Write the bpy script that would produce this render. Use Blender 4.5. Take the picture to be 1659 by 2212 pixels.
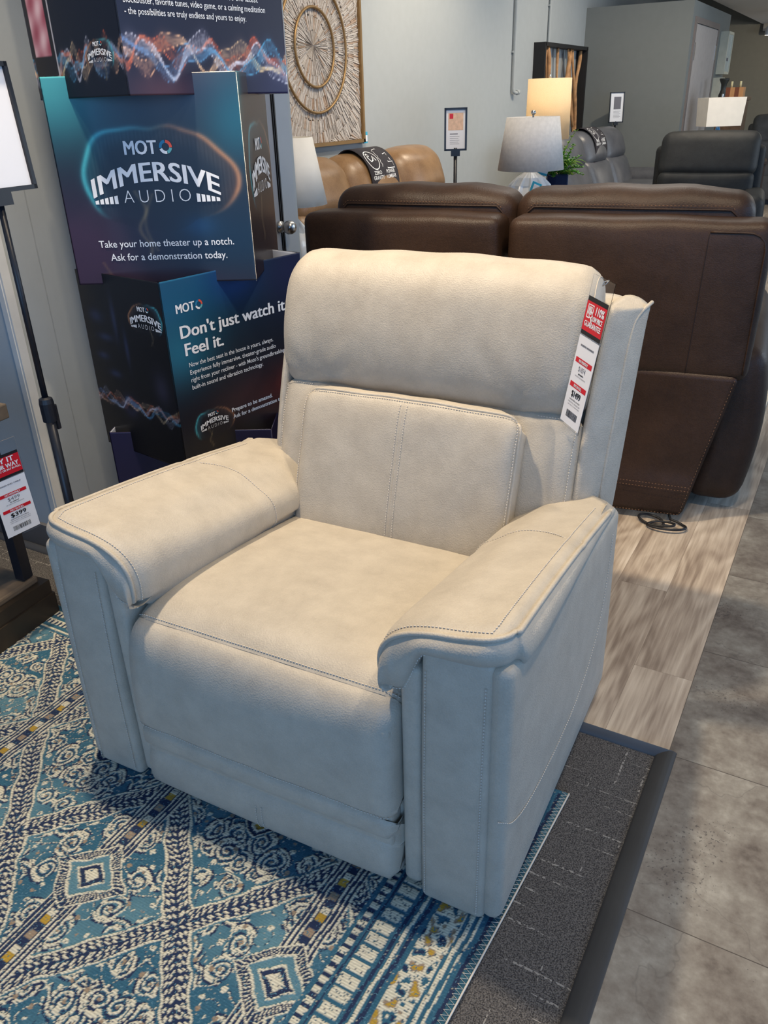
import bpy, bmesh, math, random
import numpy as np
from mathutils import Vector, Matrix

scene = bpy.context.scene
for o in list(bpy.data.objects):
    bpy.data.objects.remove(o, do_unlink=True)
COL = scene.collection
PI = math.pi
random.seed(7)

# ------------------------------------------------------------------ camera
CAM_H = 1.38
F_PX, PITCH, ROLL, YAW = 1725.1, 0.474, 0.0314, -0.527
cam_d = bpy.data.cameras.new('camera')
cam_d.sensor_fit = 'VERTICAL'
cam_d.sensor_height = 24.0
cam_d.lens = 24.0 * F_PX / 2212.0
cam_d.clip_start = 0.02
cam = bpy.data.objects.new('camera', cam_d)
COL.objects.link(cam)
fwd = Vector((math.sin(YAW) * math.cos(PITCH), math.cos(YAW) * math.cos(PITCH), -math.sin(PITCH)))
rgt = Vector((math.cos(YAW), -math.sin(YAW), 0))
dwn = fwd.cross(rgt)
xr = math.cos(ROLL) * rgt + math.sin(ROLL) * dwn
dr = -math.sin(ROLL) * rgt + math.cos(ROLL) * dwn
R = Matrix((xr, -dr, -fwd)).transposed()
cam.matrix_world = Matrix.Translation((0, 0, CAM_H)) @ R.to_4x4()
scene.camera = cam

# ------------------------------------------------------------------ world, lights, exposure
scene.view_settings.view_transform = 'Standard'
scene.view_settings.look = 'None'
scene.view_settings.exposure = 0.0
scene.view_settings.gamma = 1.0
scene.view_settings.use_curve_mapping = False
world = bpy.data.worlds.new('world')
scene.world = world
world.use_nodes = True
world.node_tree.nodes['Background'].inputs[0].default_value = (0.50, 0.68, 1.0, 1)
world.node_tree.nodes['Background'].inputs[1].default_value = 0.28


def area(name, loc, target, sx, sy, power, color, shape='RECTANGLE', spread=PI):
    l = bpy.data.lights.new(name, 'AREA')
    l.shape = shape
    l.size = sx
    l.size_y = sy
    l.energy = power
    l.color = color
    l.spread = spread
    o = bpy.data.objects.new(name, l)
    o.location = loc
    o.rotation_euler = (Vector(target) - Vector(loc)).to_track_quat('-Z', 'Y').to_euler()
    COL.objects.link(o)
    return o


def spot(name, loc, target, power, color, ang=100, blend=.6, rad=.06):
    l = bpy.data.lights.new(name, 'SPOT')
    l.energy = power
    l.color = color
    l.spot_size = math.radians(ang)
    l.spot_blend = blend
    l.shadow_soft_size = rad
    o = bpy.data.objects.new(name, l)
    o.location = loc
    o.rotation_euler = (Vector(target) - Vector(loc)).to_track_quat('-Z', 'Y').to_euler()
    COL.objects.link(o)
    return o


COOL = (0.25, 0.53, 1.0)
WARM = (1.0, 0.82, 0.60)
area('front_window_daylight', (1.2, -3.4, 1.7), (-.8, 1.2, .7), 5.0, 2.6, 110, COOL)
area('side_window_daylight', (4.2, 2.6, 1.9), (-.6, 2.2, .9), 4.0, 2.4, 70, COOL)
area('aisle_daylight_far', (4.2, 9.6, 2.0), (-3.0, 9.6, 1.2), 6.0, 2.4, 170, (.70, .84, 1.0))
area('ceiling_light_panel', (-1.4, 6.6, 3.35), (-1.4, 6.6, 0), 1.2, 6.0, 70, (1, .95, .86))  # added soft overhead fill, brightens the art wall
spot('ceiling_spot_over_chair', (-1.55, 1.30, 3.15), (-.9, 1.35, .4), 285, WARM, 95, .7, .07)
spot('ceiling_spot_right', (.25, 1.55, 3.2), (-1.1, 1.5, .5), 115, WARM, 80, .8, .07)
spot('ceiling_spot_floor', (-.15, 2.0, 3.2), (-.25, 2.1, 0), 75, WARM, 75, .8, .09)  # extra spot added to lift the wood and tile floor
spot('ceiling_spot_display', (-.7, .9, 3.2), (-2.0, 2.2, 1.2), 55, WARM, 80, .8, .05)
spot('ceiling_spot_art', (-1.6, 3.9, 3.2), (-3.3, 5.3, 1.5), 150, WARM, 90, .8, .05)
spot('ceiling_spot_sofa', (-1.9, 6.2, 3.2), (-3.1, 6.6, .9), 150, WARM, 95, .8, .05)
spot('ceiling_spot_aisle', (-.7, 2.5, 3.15), (-1.6, 4.6, 1.0), 110, WARM, 85, .8, .06)
spot('ceiling_spot_far', (-1.2, 8.6, 3.2), (-2.4, 9.4, 1.0), 150, WARM, 110, .8, .06)
pl_ = bpy.data.lights.new('torchiere_glow', 'POINT')  # unseen fill light added to brighten the far soffit and back wall
pl_.energy = 32
pl_.color = (1, .92, .78)
pl_.shadow_soft_size = .15
po_ = bpy.data.objects.new('torchiere_glow', pl_)
po_.location = (.6, 14.3, 1.9)
COL.objects.link(po_)
spot('ceiling_spot_back', (-.6, 13.6, 2.28), (-1.4, 16.0, .6), 150, (1, .86, .66), 110, .8, .06)


# ------------------------------------------------------------------ helpers
def srgb(r, g, b):
    def c(x):
        x /= 255.0
        return x / 12.92 if x <= .04045 else ((x + .055) / 1.055) ** 2.4
    return (c(r), c(g), c(b), 1)


MATS = {}


def new_mat(name):
    m = bpy.data.materials.new(name)
    m.use_nodes = True
    MATS[name] = m
    nt = m.node_tree
    return m, nt, nt.nodes['Principled BSDF']


def N(nt, typ, **kw):
    n = nt.nodes.new(typ)
    for k, v in kw.items():
        if k.startswith('i_'):
            key = k[2:]
            n.inputs[int(key) if key.isdigit() else key.replace('_', ' ')].default_value = v
        else:
            setattr(n, k, v)
    return n


def ramp(nt, fac, stops):
    r = nt.nodes.new('ShaderNodeValToRGB')
    e = r.color_ramp.elements
    while len(e) < len(stops):
        e.new(.5)
    for i, (p, c) in enumerate(stops):
        e[i].position = p
        e[i].color = c if len(c) == 4 else (*c, 1)
    nt.links.new(fac, r.inputs[0])
    return r.outputs[0]


def coords(nt, kind='Object', scale=(1, 1, 1), rot=(0, 0, 0)):
    tc = nt.nodes.new('ShaderNodeTexCoord')
    mp = nt.nodes.new('ShaderNodeMapping')
    mp.inputs['Scale'].default_value = scale
    mp.inputs['Rotation'].default_value = rot
    nt.links.new(tc.outputs[kind], mp.inputs[0])
    return mp.outputs[0]


def plain(name, col, rough=.5, metal=0, spec=.5, mott=.06, mscale=14, bump=0, bscale=200, coat=0, trans=0, ior=1.45, alpha=1, emit=None, emits=0):
    m, nt, b = new_mat(name)
    b.inputs['Roughness'].default_value = rough
    b.inputs['Metallic'].default_value = metal
    b.inputs['Specular IOR Level'].default_value = spec
    b.inputs['Coat Weight'].default_value = coat
    b.inputs['Transmission Weight'].default_value = trans
    b.inputs['IOR'].default_value = ior
    b.inputs['Alpha'].default_value = alpha
    co = coords(nt)
    n = N(nt, 'ShaderNodeTexNoise', i_Scale=mscale, i_Detail=3.0)
    nt.links.new(co, n.inputs['Vector'])
    lo = tuple(max(0, c * (1 - mott)) for c in col[:3]) + (1,)
    hi = tuple(min(1, c * (1 + mott)) for c in col[:3]) + (1,)
    c = ramp(nt, n.outputs['Fac'], [(.3, lo), (.7, hi)])
    nt.links.new(c, b.inputs['Base Color'])
    if emit:
        b.inputs['Emission Color'].default_value = emit
        b.inputs['Emission Strength'].default_value = emits
    if bump:
        n2 = N(nt, 'ShaderNodeTexNoise', i_Scale=bscale, i_Detail=2.0)
        nt.links.new(co, n2.inputs['Vector'])
        bp = N(nt, 'ShaderNodeBump', i_Strength=bump, i_Distance=.002)
        nt.links.new(n2.outputs['Fac'], bp.inputs['Height'])
        nt.links.new(bp.outputs[0], b.inputs['Normal'])
    return m


def leather(name, col, dark, rough=.5, grain=260, bump=.35, mscale=9, sheen=0.0, spec=.4, crease=0.0):
    m, nt, b = new_mat(name)
    b.inputs['Roughness'].default_value = rough
    b.inputs['Specular IOR Level'].default_value = spec
    b.inputs['Sheen Weight'].default_value = sheen
    co = coords(nt)
    n = N(nt, 'ShaderNodeTexNoise', i_Scale=mscale, i_Detail=6.0, i_Roughness=.65)
    n2 = N(nt, 'ShaderNodeTexNoise', i_Scale=mscale * 22, i_Detail=2.0)
    v = N(nt, 'ShaderNodeTexVoronoi', i_Scale=grain)
    v.feature = 'F1'
    for x in (n, n2, v):
        nt.links.new(co, x.inputs['Vector'])
    mx = N(nt, 'ShaderNodeMath', operation='MULTIPLY_ADD', i_1=.35)
    nt.links.new(n2.outputs['Fac'], mx.inputs[0])
    nt.links.new(n.outputs['Fac'], mx.inputs[2])
    c = ramp(nt, mx.outputs[0], [(.42, dark), (.85, col)])
    nt.links.new(c, b.inputs['Base Color'])
    ad = N(nt, 'ShaderNodeMath', operation='MULTIPLY_ADD', i_1=.8)
    nt.links.new(n2.outputs['Fac'], ad.inputs[0])
    nt.links.new(v.outputs['Distance'], ad.inputs[2])
    bp = N(nt, 'ShaderNodeBump', i_Strength=bump, i_Distance=.0015)
    nt.links.new(ad.outputs[0], bp.inputs['Height'])
    last = bp
    if crease:
        n3 = N(nt, 'ShaderNodeTexNoise', i_Scale=7.0, i_Detail=2.0)
        nt.links.new(co, n3.inputs['Vector'])
        b2 = N(nt, 'ShaderNodeBump', i_Strength=crease, i_Distance=.03)
        nt.links.new(n3.outputs['Fac'], b2.inputs['Height'])
        nt.links.new(bp.outputs[0], b2.inputs['Normal'])
        last = b2
    nt.links.new(last.outputs[0], b.inputs['Normal'])
    return m


def vcol_mat(name, rough=.45, bump=0, bscale=500, spec=.4, coat=0.0):
    m, nt, b = new_mat(name)
    a = N(nt, 'ShaderNodeAttribute', attribute_name='Col')
    nt.links.new(a.outputs['Color'], b.inputs['Base Color'])
    b.inputs['Roughness'].default_value = rough
    b.inputs['Specular IOR Level'].default_value = spec
    b.inputs['Coat Weight'].default_value = coat
    if bump:
        n = N(nt, 'ShaderNodeTexNoise', i_Scale=bscale, i_Detail=2.0)
        nt.links.new(coords(nt), n.inputs['Vector'])
        bp = N(nt, 'ShaderNodeBump', i_Strength=bump, i_Distance=.002)
        nt.links.new(n.outputs['Fac'], bp.inputs['Height'])
        nt.links.new(bp.outputs[0], b.inputs['Normal'])
    return m


def empty(name, label, cat, loc=(0, 0, 0), rz=0, group=None):
    o = bpy.data.objects.new(name, None)
    COL.objects.link(o)
    o.location = loc
    o.rotation_euler = (0, 0, rz)
    o.empty_display_size = .1
    o['label'] = label
    o['category'] = cat
    if group:
        o['group'] = group
    return o


def tag(o, label, cat, group=None):
    o['label'] = label
    o['category'] = cat
    if group:
        o['group'] = group
    return o


def struct(o, label=None):
    o['kind'] = 'structure'
    if label:
        o['label'] = label
        o['category'] = o.name.split('_')[0]
    return o


def link_mesh(name, me, mats, parent=None, smooth=True, subsurf=0, recalc=False):
    if not isinstance(mats, (list, tuple)):
        mats = [mats]
    if recalc:
        bm = bmesh.new()
        bm.from_mesh(me)
        bmesh.ops.recalc_face_normals(bm, faces=bm.faces)
        bm.to_mesh(me)
        bm.free()
    for m in mats:
        me.materials.append(m)
    if smooth:
        me.polygons.foreach_set('use_smooth', [True] * len(me.polygons))
    o = bpy.data.objects.new(name, me)
    COL.objects.link(o)
    if parent:
        o.parent = parent
    if subsurf:
        s = o.modifiers.new('s', 'SUBSURF')
        s.levels = subsurf
        s.render_levels = subsurf
    return o


class MB:
    """collects plain shapes into one mesh"""

    def __init__(self):
        self.v, self.f, self.m = [], [], []

    def add(self, vs, fs, mi=0):
        o = len(self.v)
        self.v += [tuple(x) for x in vs]
        self.f += [tuple(i + o for i in f) for f in fs]
        self.m += [mi] * len(fs)
        return self

    def box(self, c, s, mi=0, M=None, bev=0):
        x, y, z = (k / 2 for k in s)
        if bev:
            bm = bmesh.new()
            bmesh.ops.create_cube(bm, size=1)
            for v in bm.verts:
                v.co = Vector((v.co.x * s[0], v.co.y * s[1], v.co.z * s[2]))
            bmesh.ops.bevel(bm, geom=bm.edges[:], offset=bev, segments=2, profile=.5, affect='EDGES')
            bm.verts.index_update()
            vs = [v.co.copy() for v in bm.verts]
            fs = [tuple(v.index for v in f.verts) for f in bm.faces]
            bm.free()
        else:
            vs = [Vector((a * x, b * y, d * z)) for a in (-1, 1) for b in (-1, 1) for d in (-1, 1)]
            fs = [(0, 1, 3, 2), (4, 6, 7, 5), (0, 4, 5, 1), (2, 3, 7, 6), (0, 2, 6, 4), (1, 5, 7, 3)]
        vs = [v + Vector(c) for v in vs]
        if M:
            vs = [M @ v for v in vs]
        return self.add(vs, fs, mi)

    def tube(self, pts, r, mi=0, seg=8, cap=True, closed=False):
        pts = [Vector(p) for p in pts]
        n = len(pts)
        vs, fs = [], []
        up = None
        for i, p in enumerate(pts):
            a = pts[(i - 1) % n] if (i or closed) else pts[0]
            b = pts[(i + 1) % n] if (i < n - 1 or closed) else pts[-1]
            t = (b - a).normalized()
            if up is None:
                up = Vector((0, 0, 1)) if abs(t.z) < .9 else Vector((1, 0, 0))
            s = t.cross(up).normalized()
            up = s.cross(t).normalized()
            rr = r[i] if isinstance(r, (list, tuple)) else r
            for k in range(seg):
                an = 2 * PI * k / seg
                vs.append(p + rr * (math.cos(an) * s + math.sin(an) * up))
        m = n if closed else n - 1
        for i in range(m):
            for k in range(seg):
                j = (i + 1) % n
                fs.append((i * seg + k, i * seg + (k + 1) % seg, j * seg + (k + 1) % seg, j * seg + k))
        if cap and not closed:
            fs.append(tuple(range(seg))[::-1])
            fs.append(tuple((n - 1) * seg + k for k in range(seg)))
        return self.add(vs, fs, mi)

    def lathe(self, prof, c=(0, 0, 0), mi=0, seg=32, fr=None, closed=False):
        vs, fs = [], []
        n = len(prof)
        for k in range(seg):
            an = 2 * PI * k / seg
            for j, (r, z) in enumerate(prof):
                rr = r * (fr(an, z) if fr else 1)
                vs.append((c[0] + rr * math.cos(an), c[1] + rr * math.sin(an), c[2] + z))
        for k in range(seg):
            k2 = (k + 1) % seg
            for j in range(n - 1):
                fs.append((k * n + j, k2 * n + j, k2 * n + j + 1, k * n + j + 1))
            if closed:
                fs.append((k * n + n - 1, k2 * n + n - 1, k2 * n, k * n))
        return self.add(vs, fs, mi)

    def build(self, name, mats, parent=None, smooth=False, subsurf=0, recalc=True):
        me = bpy.data.meshes.new(name)
        me.from_pydata([tuple(v) for v in self.v], [], self.f)
        me.polygons.foreach_set('material_index', self.m)
        return link_mesh(name, me, mats, parent, smooth, subsurf, recalc)


def sbox(name, dims, r, mats, parent=None, loc=(0, 0, 0), rot=(0, 0, 0), bulge=(0, 0, 0), deform=None, m=6, seg=4, subsurf=0):
    """upholstered box: rounded edges, swollen faces"""
    h = [d / 2 for d in dims]
    r = min(r, min(h) * .98)
    ax = []
    for k in range(3):
        a = [-h[k] + r * (1 - math.cos(PI / 2 * i / seg)) * 1.0 for i in range(seg)]
        b = [-h[k] + r + (2 * h[k] - 2 * r) * i / m for i in range(m + 1)]
        ax.append(a + b + [-x for x in a[::-1]])
    idx, vs, fs = {}, [], []
    n = len(ax[0])

    def vid(i, j, k):
        if (i, j, k) in idx:
            return idx[(i, j, k)]
        p = Vector((ax[0][i], ax[1][j], ax[2][k]))
        c = Vector([max(-(h[q] - r), min(h[q] - r, p[q])) for q in range(3)])
        d = p - c
        if d.length > 1e-9:
            p = c + d.normalized() * r
        f = [math.cos(PI / 2 * max(-1, min(1, p[q] / h[q]))) ** .7 for q in range(3)]
        for q in range(3):
            a, b = [w for w in range(3) if w != q]
            p[q] += bulge[q] * f[a] * f[b] * (p[q] / h[q])
        idx[(i, j, k)] = len(vs)
        vs.append(p)
        return idx[(i, j, k)]
    e = n - 1
    for i in range(e):
        for j in range(e):
            for s in (0, e):
                fs.append([vid(s, i, j), vid(s, i + 1, j), vid(s, i + 1, j + 1), vid(s, i, j + 1)][::1 if s else -1])
                fs.append([vid(i, s, j), vid(i + 1, s, j), vid(i + 1, s, j + 1), vid(i, s, j + 1)][::-1 if s else 1])
                fs.append([vid(i, j, s), vid(i + 1, j, s), vid(i + 1, j + 1, s), vid(i, j + 1, s)][::1 if s else -1])
    from mathutils import Euler
    M = Matrix.Translation(loc) @ Euler(rot).to_matrix().to_4x4()
    if deform:
        vs = [Vector(deform(*v)) for v in vs]
    vs = [M @ v for v in vs]
    me = bpy.data.meshes.new(name)
    me.from_pydata([tuple(v) for v in vs], [], fs)
    return link_mesh(name, me, mats, parent, True, subsurf, True)


def catmull(pts, n):
    """resample a polyline smoothly to n points (any dimension)"""
    P = np.array(pts, float)
    d = np.r_[0, np.cumsum(np.linalg.norm(np.diff(P, axis=0), axis=1))]
    T = np.linspace(0, d[-1], n)
    m = np.zeros_like(P)
    for i in range(len(P)):
        a, b = max(0, i - 1), min(len(P) - 1, i + 1)
        m[i] = (P[b] - P[a]) / (d[b] - d[a])
    out = []
    for t in T:
        i = min(len(P) - 2, int(np.searchsorted(d, t, side='right') - 1))
        h = d[i + 1] - d[i]
        x = (t - d[i]) / h
        out.append((2 * x**3 - 3 * x**2 + 1) * P[i] + (x**3 - 2 * x**2 + x) * h * m[i] + (-2 * x**3 + 3 * x**2) * P[i + 1] + (x**3 - x**2) * h * m[i + 1])
    return np.array(out)


def sstep(a, b, x):
    t = min(1, max(0, (x - a) / (b - a)))
    return t * t * (3 - 2 * t)


class Sheet:
    """upholstered skin: a profile in (v, w) swept along u, edges rolled over"""

    def __init__(self, prof, H, r, ext=.06, puff=0.0, n=40, flip=1, u0=0, wob=0.0, seed=0):
        self.P = catmull(prof, n)
        T = np.gradient(self.P, axis=0)
        T /= np.linalg.norm(T, axis=1)[:, None]
        self.Nn = np.stack([T[:, 1], -T[:, 0]], 1) * flip
        self.n, self.H, self.r, self.ext, self.puff, self.u0 = n, H, r, ext, puff, u0
        self.wob, self.seed, self.extra = wob, seed, None

    def Hs(self, s):
        return self.H(s) if callable(self.H) else self.H

    def at(self, s, a, off=0):
        """s 0..1 along profile, a -1..1 across the flat + roll (|a| > 1 runs down the side)"""
        x = s * (self.n - 1)
        i = min(self.n - 2, int(x))
        f = x - i
        p = self.P[i] * (1 - f) + self.P[i + 1] * f
        nn = self.Nn[i] * (1 - f) + self.Nn[i + 1] * f
        H, r = self.Hs(s), self.r
        L = H - r + r * PI / 2
        q = abs(a) * L
        if q <= H - r:
            u, dep, nu = q, 0, 0
        elif abs(a) <= 1:
            th = (q - (H - r)) / r
            u, dep, nu = H - r + r * math.sin(th), r * (1 - math.cos(th)), math.sin(th)
        else:
            u, dep, nu = H, r + (abs(a) - 1) * self.ext * 10, 1
        sg = 1 if a >= 0 else -1
        dep -= self.puff * math.cos(PI / 2 * min(1, abs(a))) ** .8 * math.sin(PI * min(1, max(0, s))) ** .6
        if self.wob:
            k = self.seed
            dep += self.wob * (math.sin(9 * a + 5 * s + k) * math.cos(7 * s - 4 * a + k * 2) + .5 * math.sin(21 * a * s + k))
        if self.extra:
            dep += self.extra(sg * u, p[1])
        co = math.sqrt(max(0, 1 - nu * nu))
        return Vector((self.u0 + sg * (u + off * nu), p[0] + nn[0] * (-dep + off * co), p[1] + nn[1] * (-dep + off * co)))

    def build(self, name, mat, parent, m=26, close=True):
        A = sorted(set([-1.1] + [round(x, 5) for x in np.linspace(-1, 1, m)] + [1.1]))
        vs, fs = [], []
        for i in range(self.n):
            for a in A:
                vs.append(self.at(i / (self.n - 1), a))
        k = len(A)
        for i in range(self.n - 1):
            for j in range(k - 1):
                fs.append((i * k + j, i * k + j + 1, (i + 1) * k + j + 1, (i + 1) * k + j))
        if close:   # back skin
            fs.append(tuple(i * k for i in range(self.n)))
            fs.append(tuple(i * k + k - 1 for i in range(self.n))[::-1])
        me = bpy.data.meshes.new(name)
        me.from_pydata([tuple(v) for v in vs], [], fs)
        return link_mesh(name, me, mat, parent, True, 0, True)


def stitch_mesh(mb, pts, nrm=None, pitch=.0064, ln=.0048, wd=.00115, mi=0):
    P = [Vector(p) for p in pts]
    acc, nxt = 0, 0
    for i in range(len(P) - 1):
        a, b = P[i], P[i + 1]
        L = (b - a).length
        if L < 1e-7:
            continue
        t = (b - a) / L
        up = Vector((0, 0, 1)) if abs(t.z) < .8 else Vector((0, 1, 0))
        s = t.cross(up).normalized()
        q = s.cross(t).normalized()
        while nxt <= acc + L:
            c = a + t * (nxt - acc)
            vs = []
            for x, rr in ((-ln / 2, .35), (-ln / 4, 1), (ln / 4, 1), (ln / 2, .35)):
                for k in range(4):
                    an = PI / 4 + PI / 2 * k
                    vs.append(c + t * x + wd * rr * (math.cos(an) * s + math.sin(an) * q))
            fs = [(j * 4 + k, j * 4 + (k + 1) % 4, j * 4 + 4 + (k + 1) % 4, j * 4 + 4 + k) for j in range(3) for k in range(4)]
            fs += [(3, 2, 1, 0), (12, 13, 14, 15)]
            mb.add(vs, fs, mi)
            nxt += pitch
        acc += L


# ---- printed matter: flat lettering and marks laid on a face
_cap = None


def text_polys(body, offset=0.0, shear=0.0, spacing=1.0):
    cu = bpy.data.curves.new('t', 'FONT')
    cu.body = body
    cu.offset = offset
    cu.shear = shear
    cu.space_character = spacing
    cu.resolution_u = 3
    ob = bpy.data.objects.new('t', cu)
    me = bpy.data.meshes.new_from_object(ob)
    vs = [(v.co.x, v.co.y) for v in me.vertices]
    fs = [tuple(p.vertices) for p in me.polygons]
    bpy.data.objects.remove(ob)
    bpy.data.curves.remove(cu)
    bpy.data.meshes.remove(me)
    return vs, fs


class Print:
    def __init__(self, M, step=.0004):
        self.M, self.mb, self.mats, self.step = M, MB(), [], step

    def mi(self, mat):
        if mat not in self.mats:
            self.mats.append(mat)
        return self.mats.index(mat)

    def put(self, vs, fs, mat, layer=1):
        self.mb.add([self.M @ Vector((x, y, self.step * layer)) for x, y in vs], fs, self.mi(mat))

    def rect(self, x0, y0, x1, y1, mat, layer=1):
        self.put([(x0, y0), (x1, y0), (x1, y1), (x0, y1)], [(0, 1, 2, 3)], mat, layer)

    def poly(self, pts, mat, layer=1):
        self.put(pts, [tuple(range(len(pts)))], mat, layer)

    def line(self, pts, w, mat, layer=1, closed=False):
        n = len(pts)
        vs = []
        for i in range(n):
            a = pts[(i - 1) % n] if (i or closed) else pts[0]
            b = pts[(i + 1) % n] if (i < n - 1 or closed) else pts[-1]
            dx, dy = b[0] - a[0], b[1] - a[1]
            L = math.hypot(dx, dy) or 1
            nx, ny = -dy / L * w / 2, dx / L * w / 2
            vs += [(pts[i][0] + nx, pts[i][1] + ny), (pts[i][0] - nx, pts[i][1] - ny)]
        fs = [(2 * i, 2 * i + 1, (2 * i + 3) % (2 * n), (2 * i + 2) % (2 * n)) for i in range(n if closed else n - 1)]
        self.put(vs, fs, mat, layer)

    def arc(self, cx, cy, r, a0, a1, w, mat, layer=1, n=20, ry=None):
        pts = [(cx + r * math.cos(a0 + (a1 - a0) * i / n), cy + (ry or r) * math.sin(a0 + (a1 - a0) * i / n)) for i in range(n + 1)]
        self.line(pts, w, mat, layer)

    def text(self, body, x, y, h, mat, width=None, align='L', bold=0.0, layer=2, deform=None, spacing=1.0):
        global _cap
        if _cap is None:
            v, _ = text_polys('H')
            _cap = max(p[1] for p in v)
        vs, fs = text_polys(body, bold if bold < .009 else 0.0, 0, spacing)
        if not vs:
            return
        x0, x1 = min(p[0] for p in vs), max(p[0] for p in vs)
        sy = h / _cap
        sx = width / (x1 - x0) if width else sy
        W = (x1 - x0) * sx
        ox = x if align == 'L' else (x - W / 2 if align == 'C' else x - W)
        vs = [(ox + (a - x0) * sx, y + b * sy) for a, b in vs]
        sh = [(0, 0)] if bold < .009 else [(-.040 * h, -.012 * h), (.040 * h, .012 * h), (-.040 * h, .012 * h), (.040 * h, -.012 * h)]
        for n_, (a0, b0) in enumerate(sh):
            v2 = [(a + a0, b + b0) for a, b in vs]
            if deform:
                v2 = [deform(a, b) for a, b in v2]
            self.put(v2, fs, mat, layer + .3 * n_)

    def build(self, name, parent):
        return self.mb.build(name, self.mats, parent, recalc=False)


def face_matrix(o, x, up):
    x, up = Vector(x).normalized(), Vector(up).normalized()
    n = x.cross(up)
    return Matrix.Translation(o) @ Matrix((x, up, n)).transposed().to_4x4()


def grid_color_mesh(name, us, vs, fn_pos, col, mats, parent=None, extra=None):
    """regular grid with one colour per point; col is (nv, nu, 3) linear"""
    nu, nv = len(us), len(vs)
    U, V = np.meshgrid(us, vs)
    P = fn_pos(U, V).reshape(-1, 3)
    me = bpy.data.meshes.new(name)
    nf = (nu - 1) * (nv - 1)
    me.vertices.add(nu * nv)
    me.vertices.foreach_set('co', P.astype(np.float32).ravel())
    i = np.arange(nv - 1)[:, None] * nu + np.arange(nu - 1)[None, :]
    q = np.stack([i, i + 1, i + nu + 1, i + nu], -1).reshape(-1)
    me.loops.add(nf * 4)
    me.loops.foreach_set('vertex_index', q.astype(np.int32))
    me.polygons.add(nf)
    me.polygons.foreach_set('loop_start', (np.arange(nf) * 4).astype(np.int32))
    me.update(calc_edges=True)
    a = me.color_attributes.new('Col', 'FLOAT_COLOR', 'POINT')
    c = np.ones((nu * nv, 4), np.float32)
    c[:, :3] = col.reshape(-1, 3)
    a.data.foreach_set('color', c.ravel())
    me.validate()
    return link_mesh(name, me, mats, parent, True)


def lin(c):
    c = np.asarray(c, float) / 255.0
    return np.where(c <= .04045, c / 12.92, ((c + .055) / 1.055) ** 2.4)


#@@MATS
CREAM = leather('cream_leather', srgb(186, 177, 161), srgb(168, 159, 144), .50, 300, .30, 16, .10, .38, .05)
THREAD = plain('cream_thread', srgb(204, 197, 185), .9, mott=.02)
BROWN = leather('dark_brown_leather', srgb(64, 46, 34), srgb(46, 32, 24), .46, 260, .25, 6, .0, .28, .18)
TAN = leather('tan_leather', srgb(146, 116, 84), srgb(114, 86, 58), .36, 200, .15, 6, 0, .5)
GREYL = leather('grey_leather', srgb(92, 94, 100), srgb(70, 72, 78), .36, 200, .15, 6, 0, .5)
BLACKL = leather('charcoal_leather', srgb(48, 49, 49), srgb(32, 33, 34), .55, 200, .2, 6, 0, .28, .2)
GREYF = leather('grey_suede', srgb(92, 91, 90), srgb(70, 69, 68), .8, 200, .2, 8)
BAND = plain('charcoal_felt', srgb(50, 48, 54), .9)
WHITE = plain('white_print', (.86, .87, .88, 1), .5, mott=0)
PAPER = plain('paper', (.80, .81, .84, 1), .45, mott=.01)
RED = plain('red_print', srgb(205, 28, 44), .4, mott=.02)
BLACK = plain('black_print', (.012, .012, .014, 1), .5, mott=0)
GREYP = plain('grey_print', srgb(110, 110, 118), .6, mott=0)
BLKMETAL = plain('black_powder_coated_metal', (.010, .012, .018, 1), .35, spec=.5)
ACRYL = plain('clear_acrylic', (.95, .97, 1, 1), .04, trans=1.0, ior=1.25, mott=0)
CHROME = plain('brushed_nickel', (.55, .54, .52, 1), .28, metal=1)
WALLM = plain('grey_wall_paint', srgb(164, 170, 172), .75, mott=.02, bump=.12, bscale=90)
WALLD = plain('dark_grey_wall_paint', srgb(122, 127, 126), .8, mott=.02, bump=.1, bscale=90)
WALLG = plain('olive_grey_wall_paint', srgb(112, 110, 100), .85, mott=.03)
TRIMM = plain('painted_trim', srgb(160, 166, 172), .5, mott=.02)
DOORM = plain('painted_door', srgb(146, 146, 150), .45, mott=.03)
CEILM = plain('ceiling_paint', srgb(205, 200, 190), .8, mott=.02)
SHADEG = plain('grey_linen', srgb(226, 219, 210), .9, mott=.06, mscale=60, bump=.3, bscale=500)
SHADEW = plain('white_linen', srgb(244, 236, 222), .9, mott=.03, bump=.2, bscale=500)
CERAM = plain('white_ceramic', srgb(232, 232, 230), .18, spec=.6, coat=.4, mott=.02)
BLUETAG = plain('blue_tag_print', srgb(60, 170, 205), .5)
WOODD = plain('walnut_wood', srgb(92, 70, 52), .5, mott=.3, mscale=20)
TABLEM = plain('bronze_metal', srgb(62, 54, 46), .4, metal=.4)
GOLD = plain('antique_gold_metal', srgb(150, 122, 84), .4, metal=.6)
RUBBER = plain('grey_rubber_edge', srgb(64, 66, 70), .5, mott=.12, mscale=8, bump=.1, bscale=40)
CARDW = plain('white_card', srgb(205, 207, 212), .7, mott=.01)
TEALM = plain('teal_print', srgb(36, 120, 165), .5, mott=0)
ORNG = plain('coral_print', srgb(225, 86, 66), .5, mott=0)
GRNP = plain('pale_teal_print', srgb(96, 170, 175), .5, mott=0)
PRINTM = vcol_mat('printed_card', .32, spec=.4)

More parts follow.
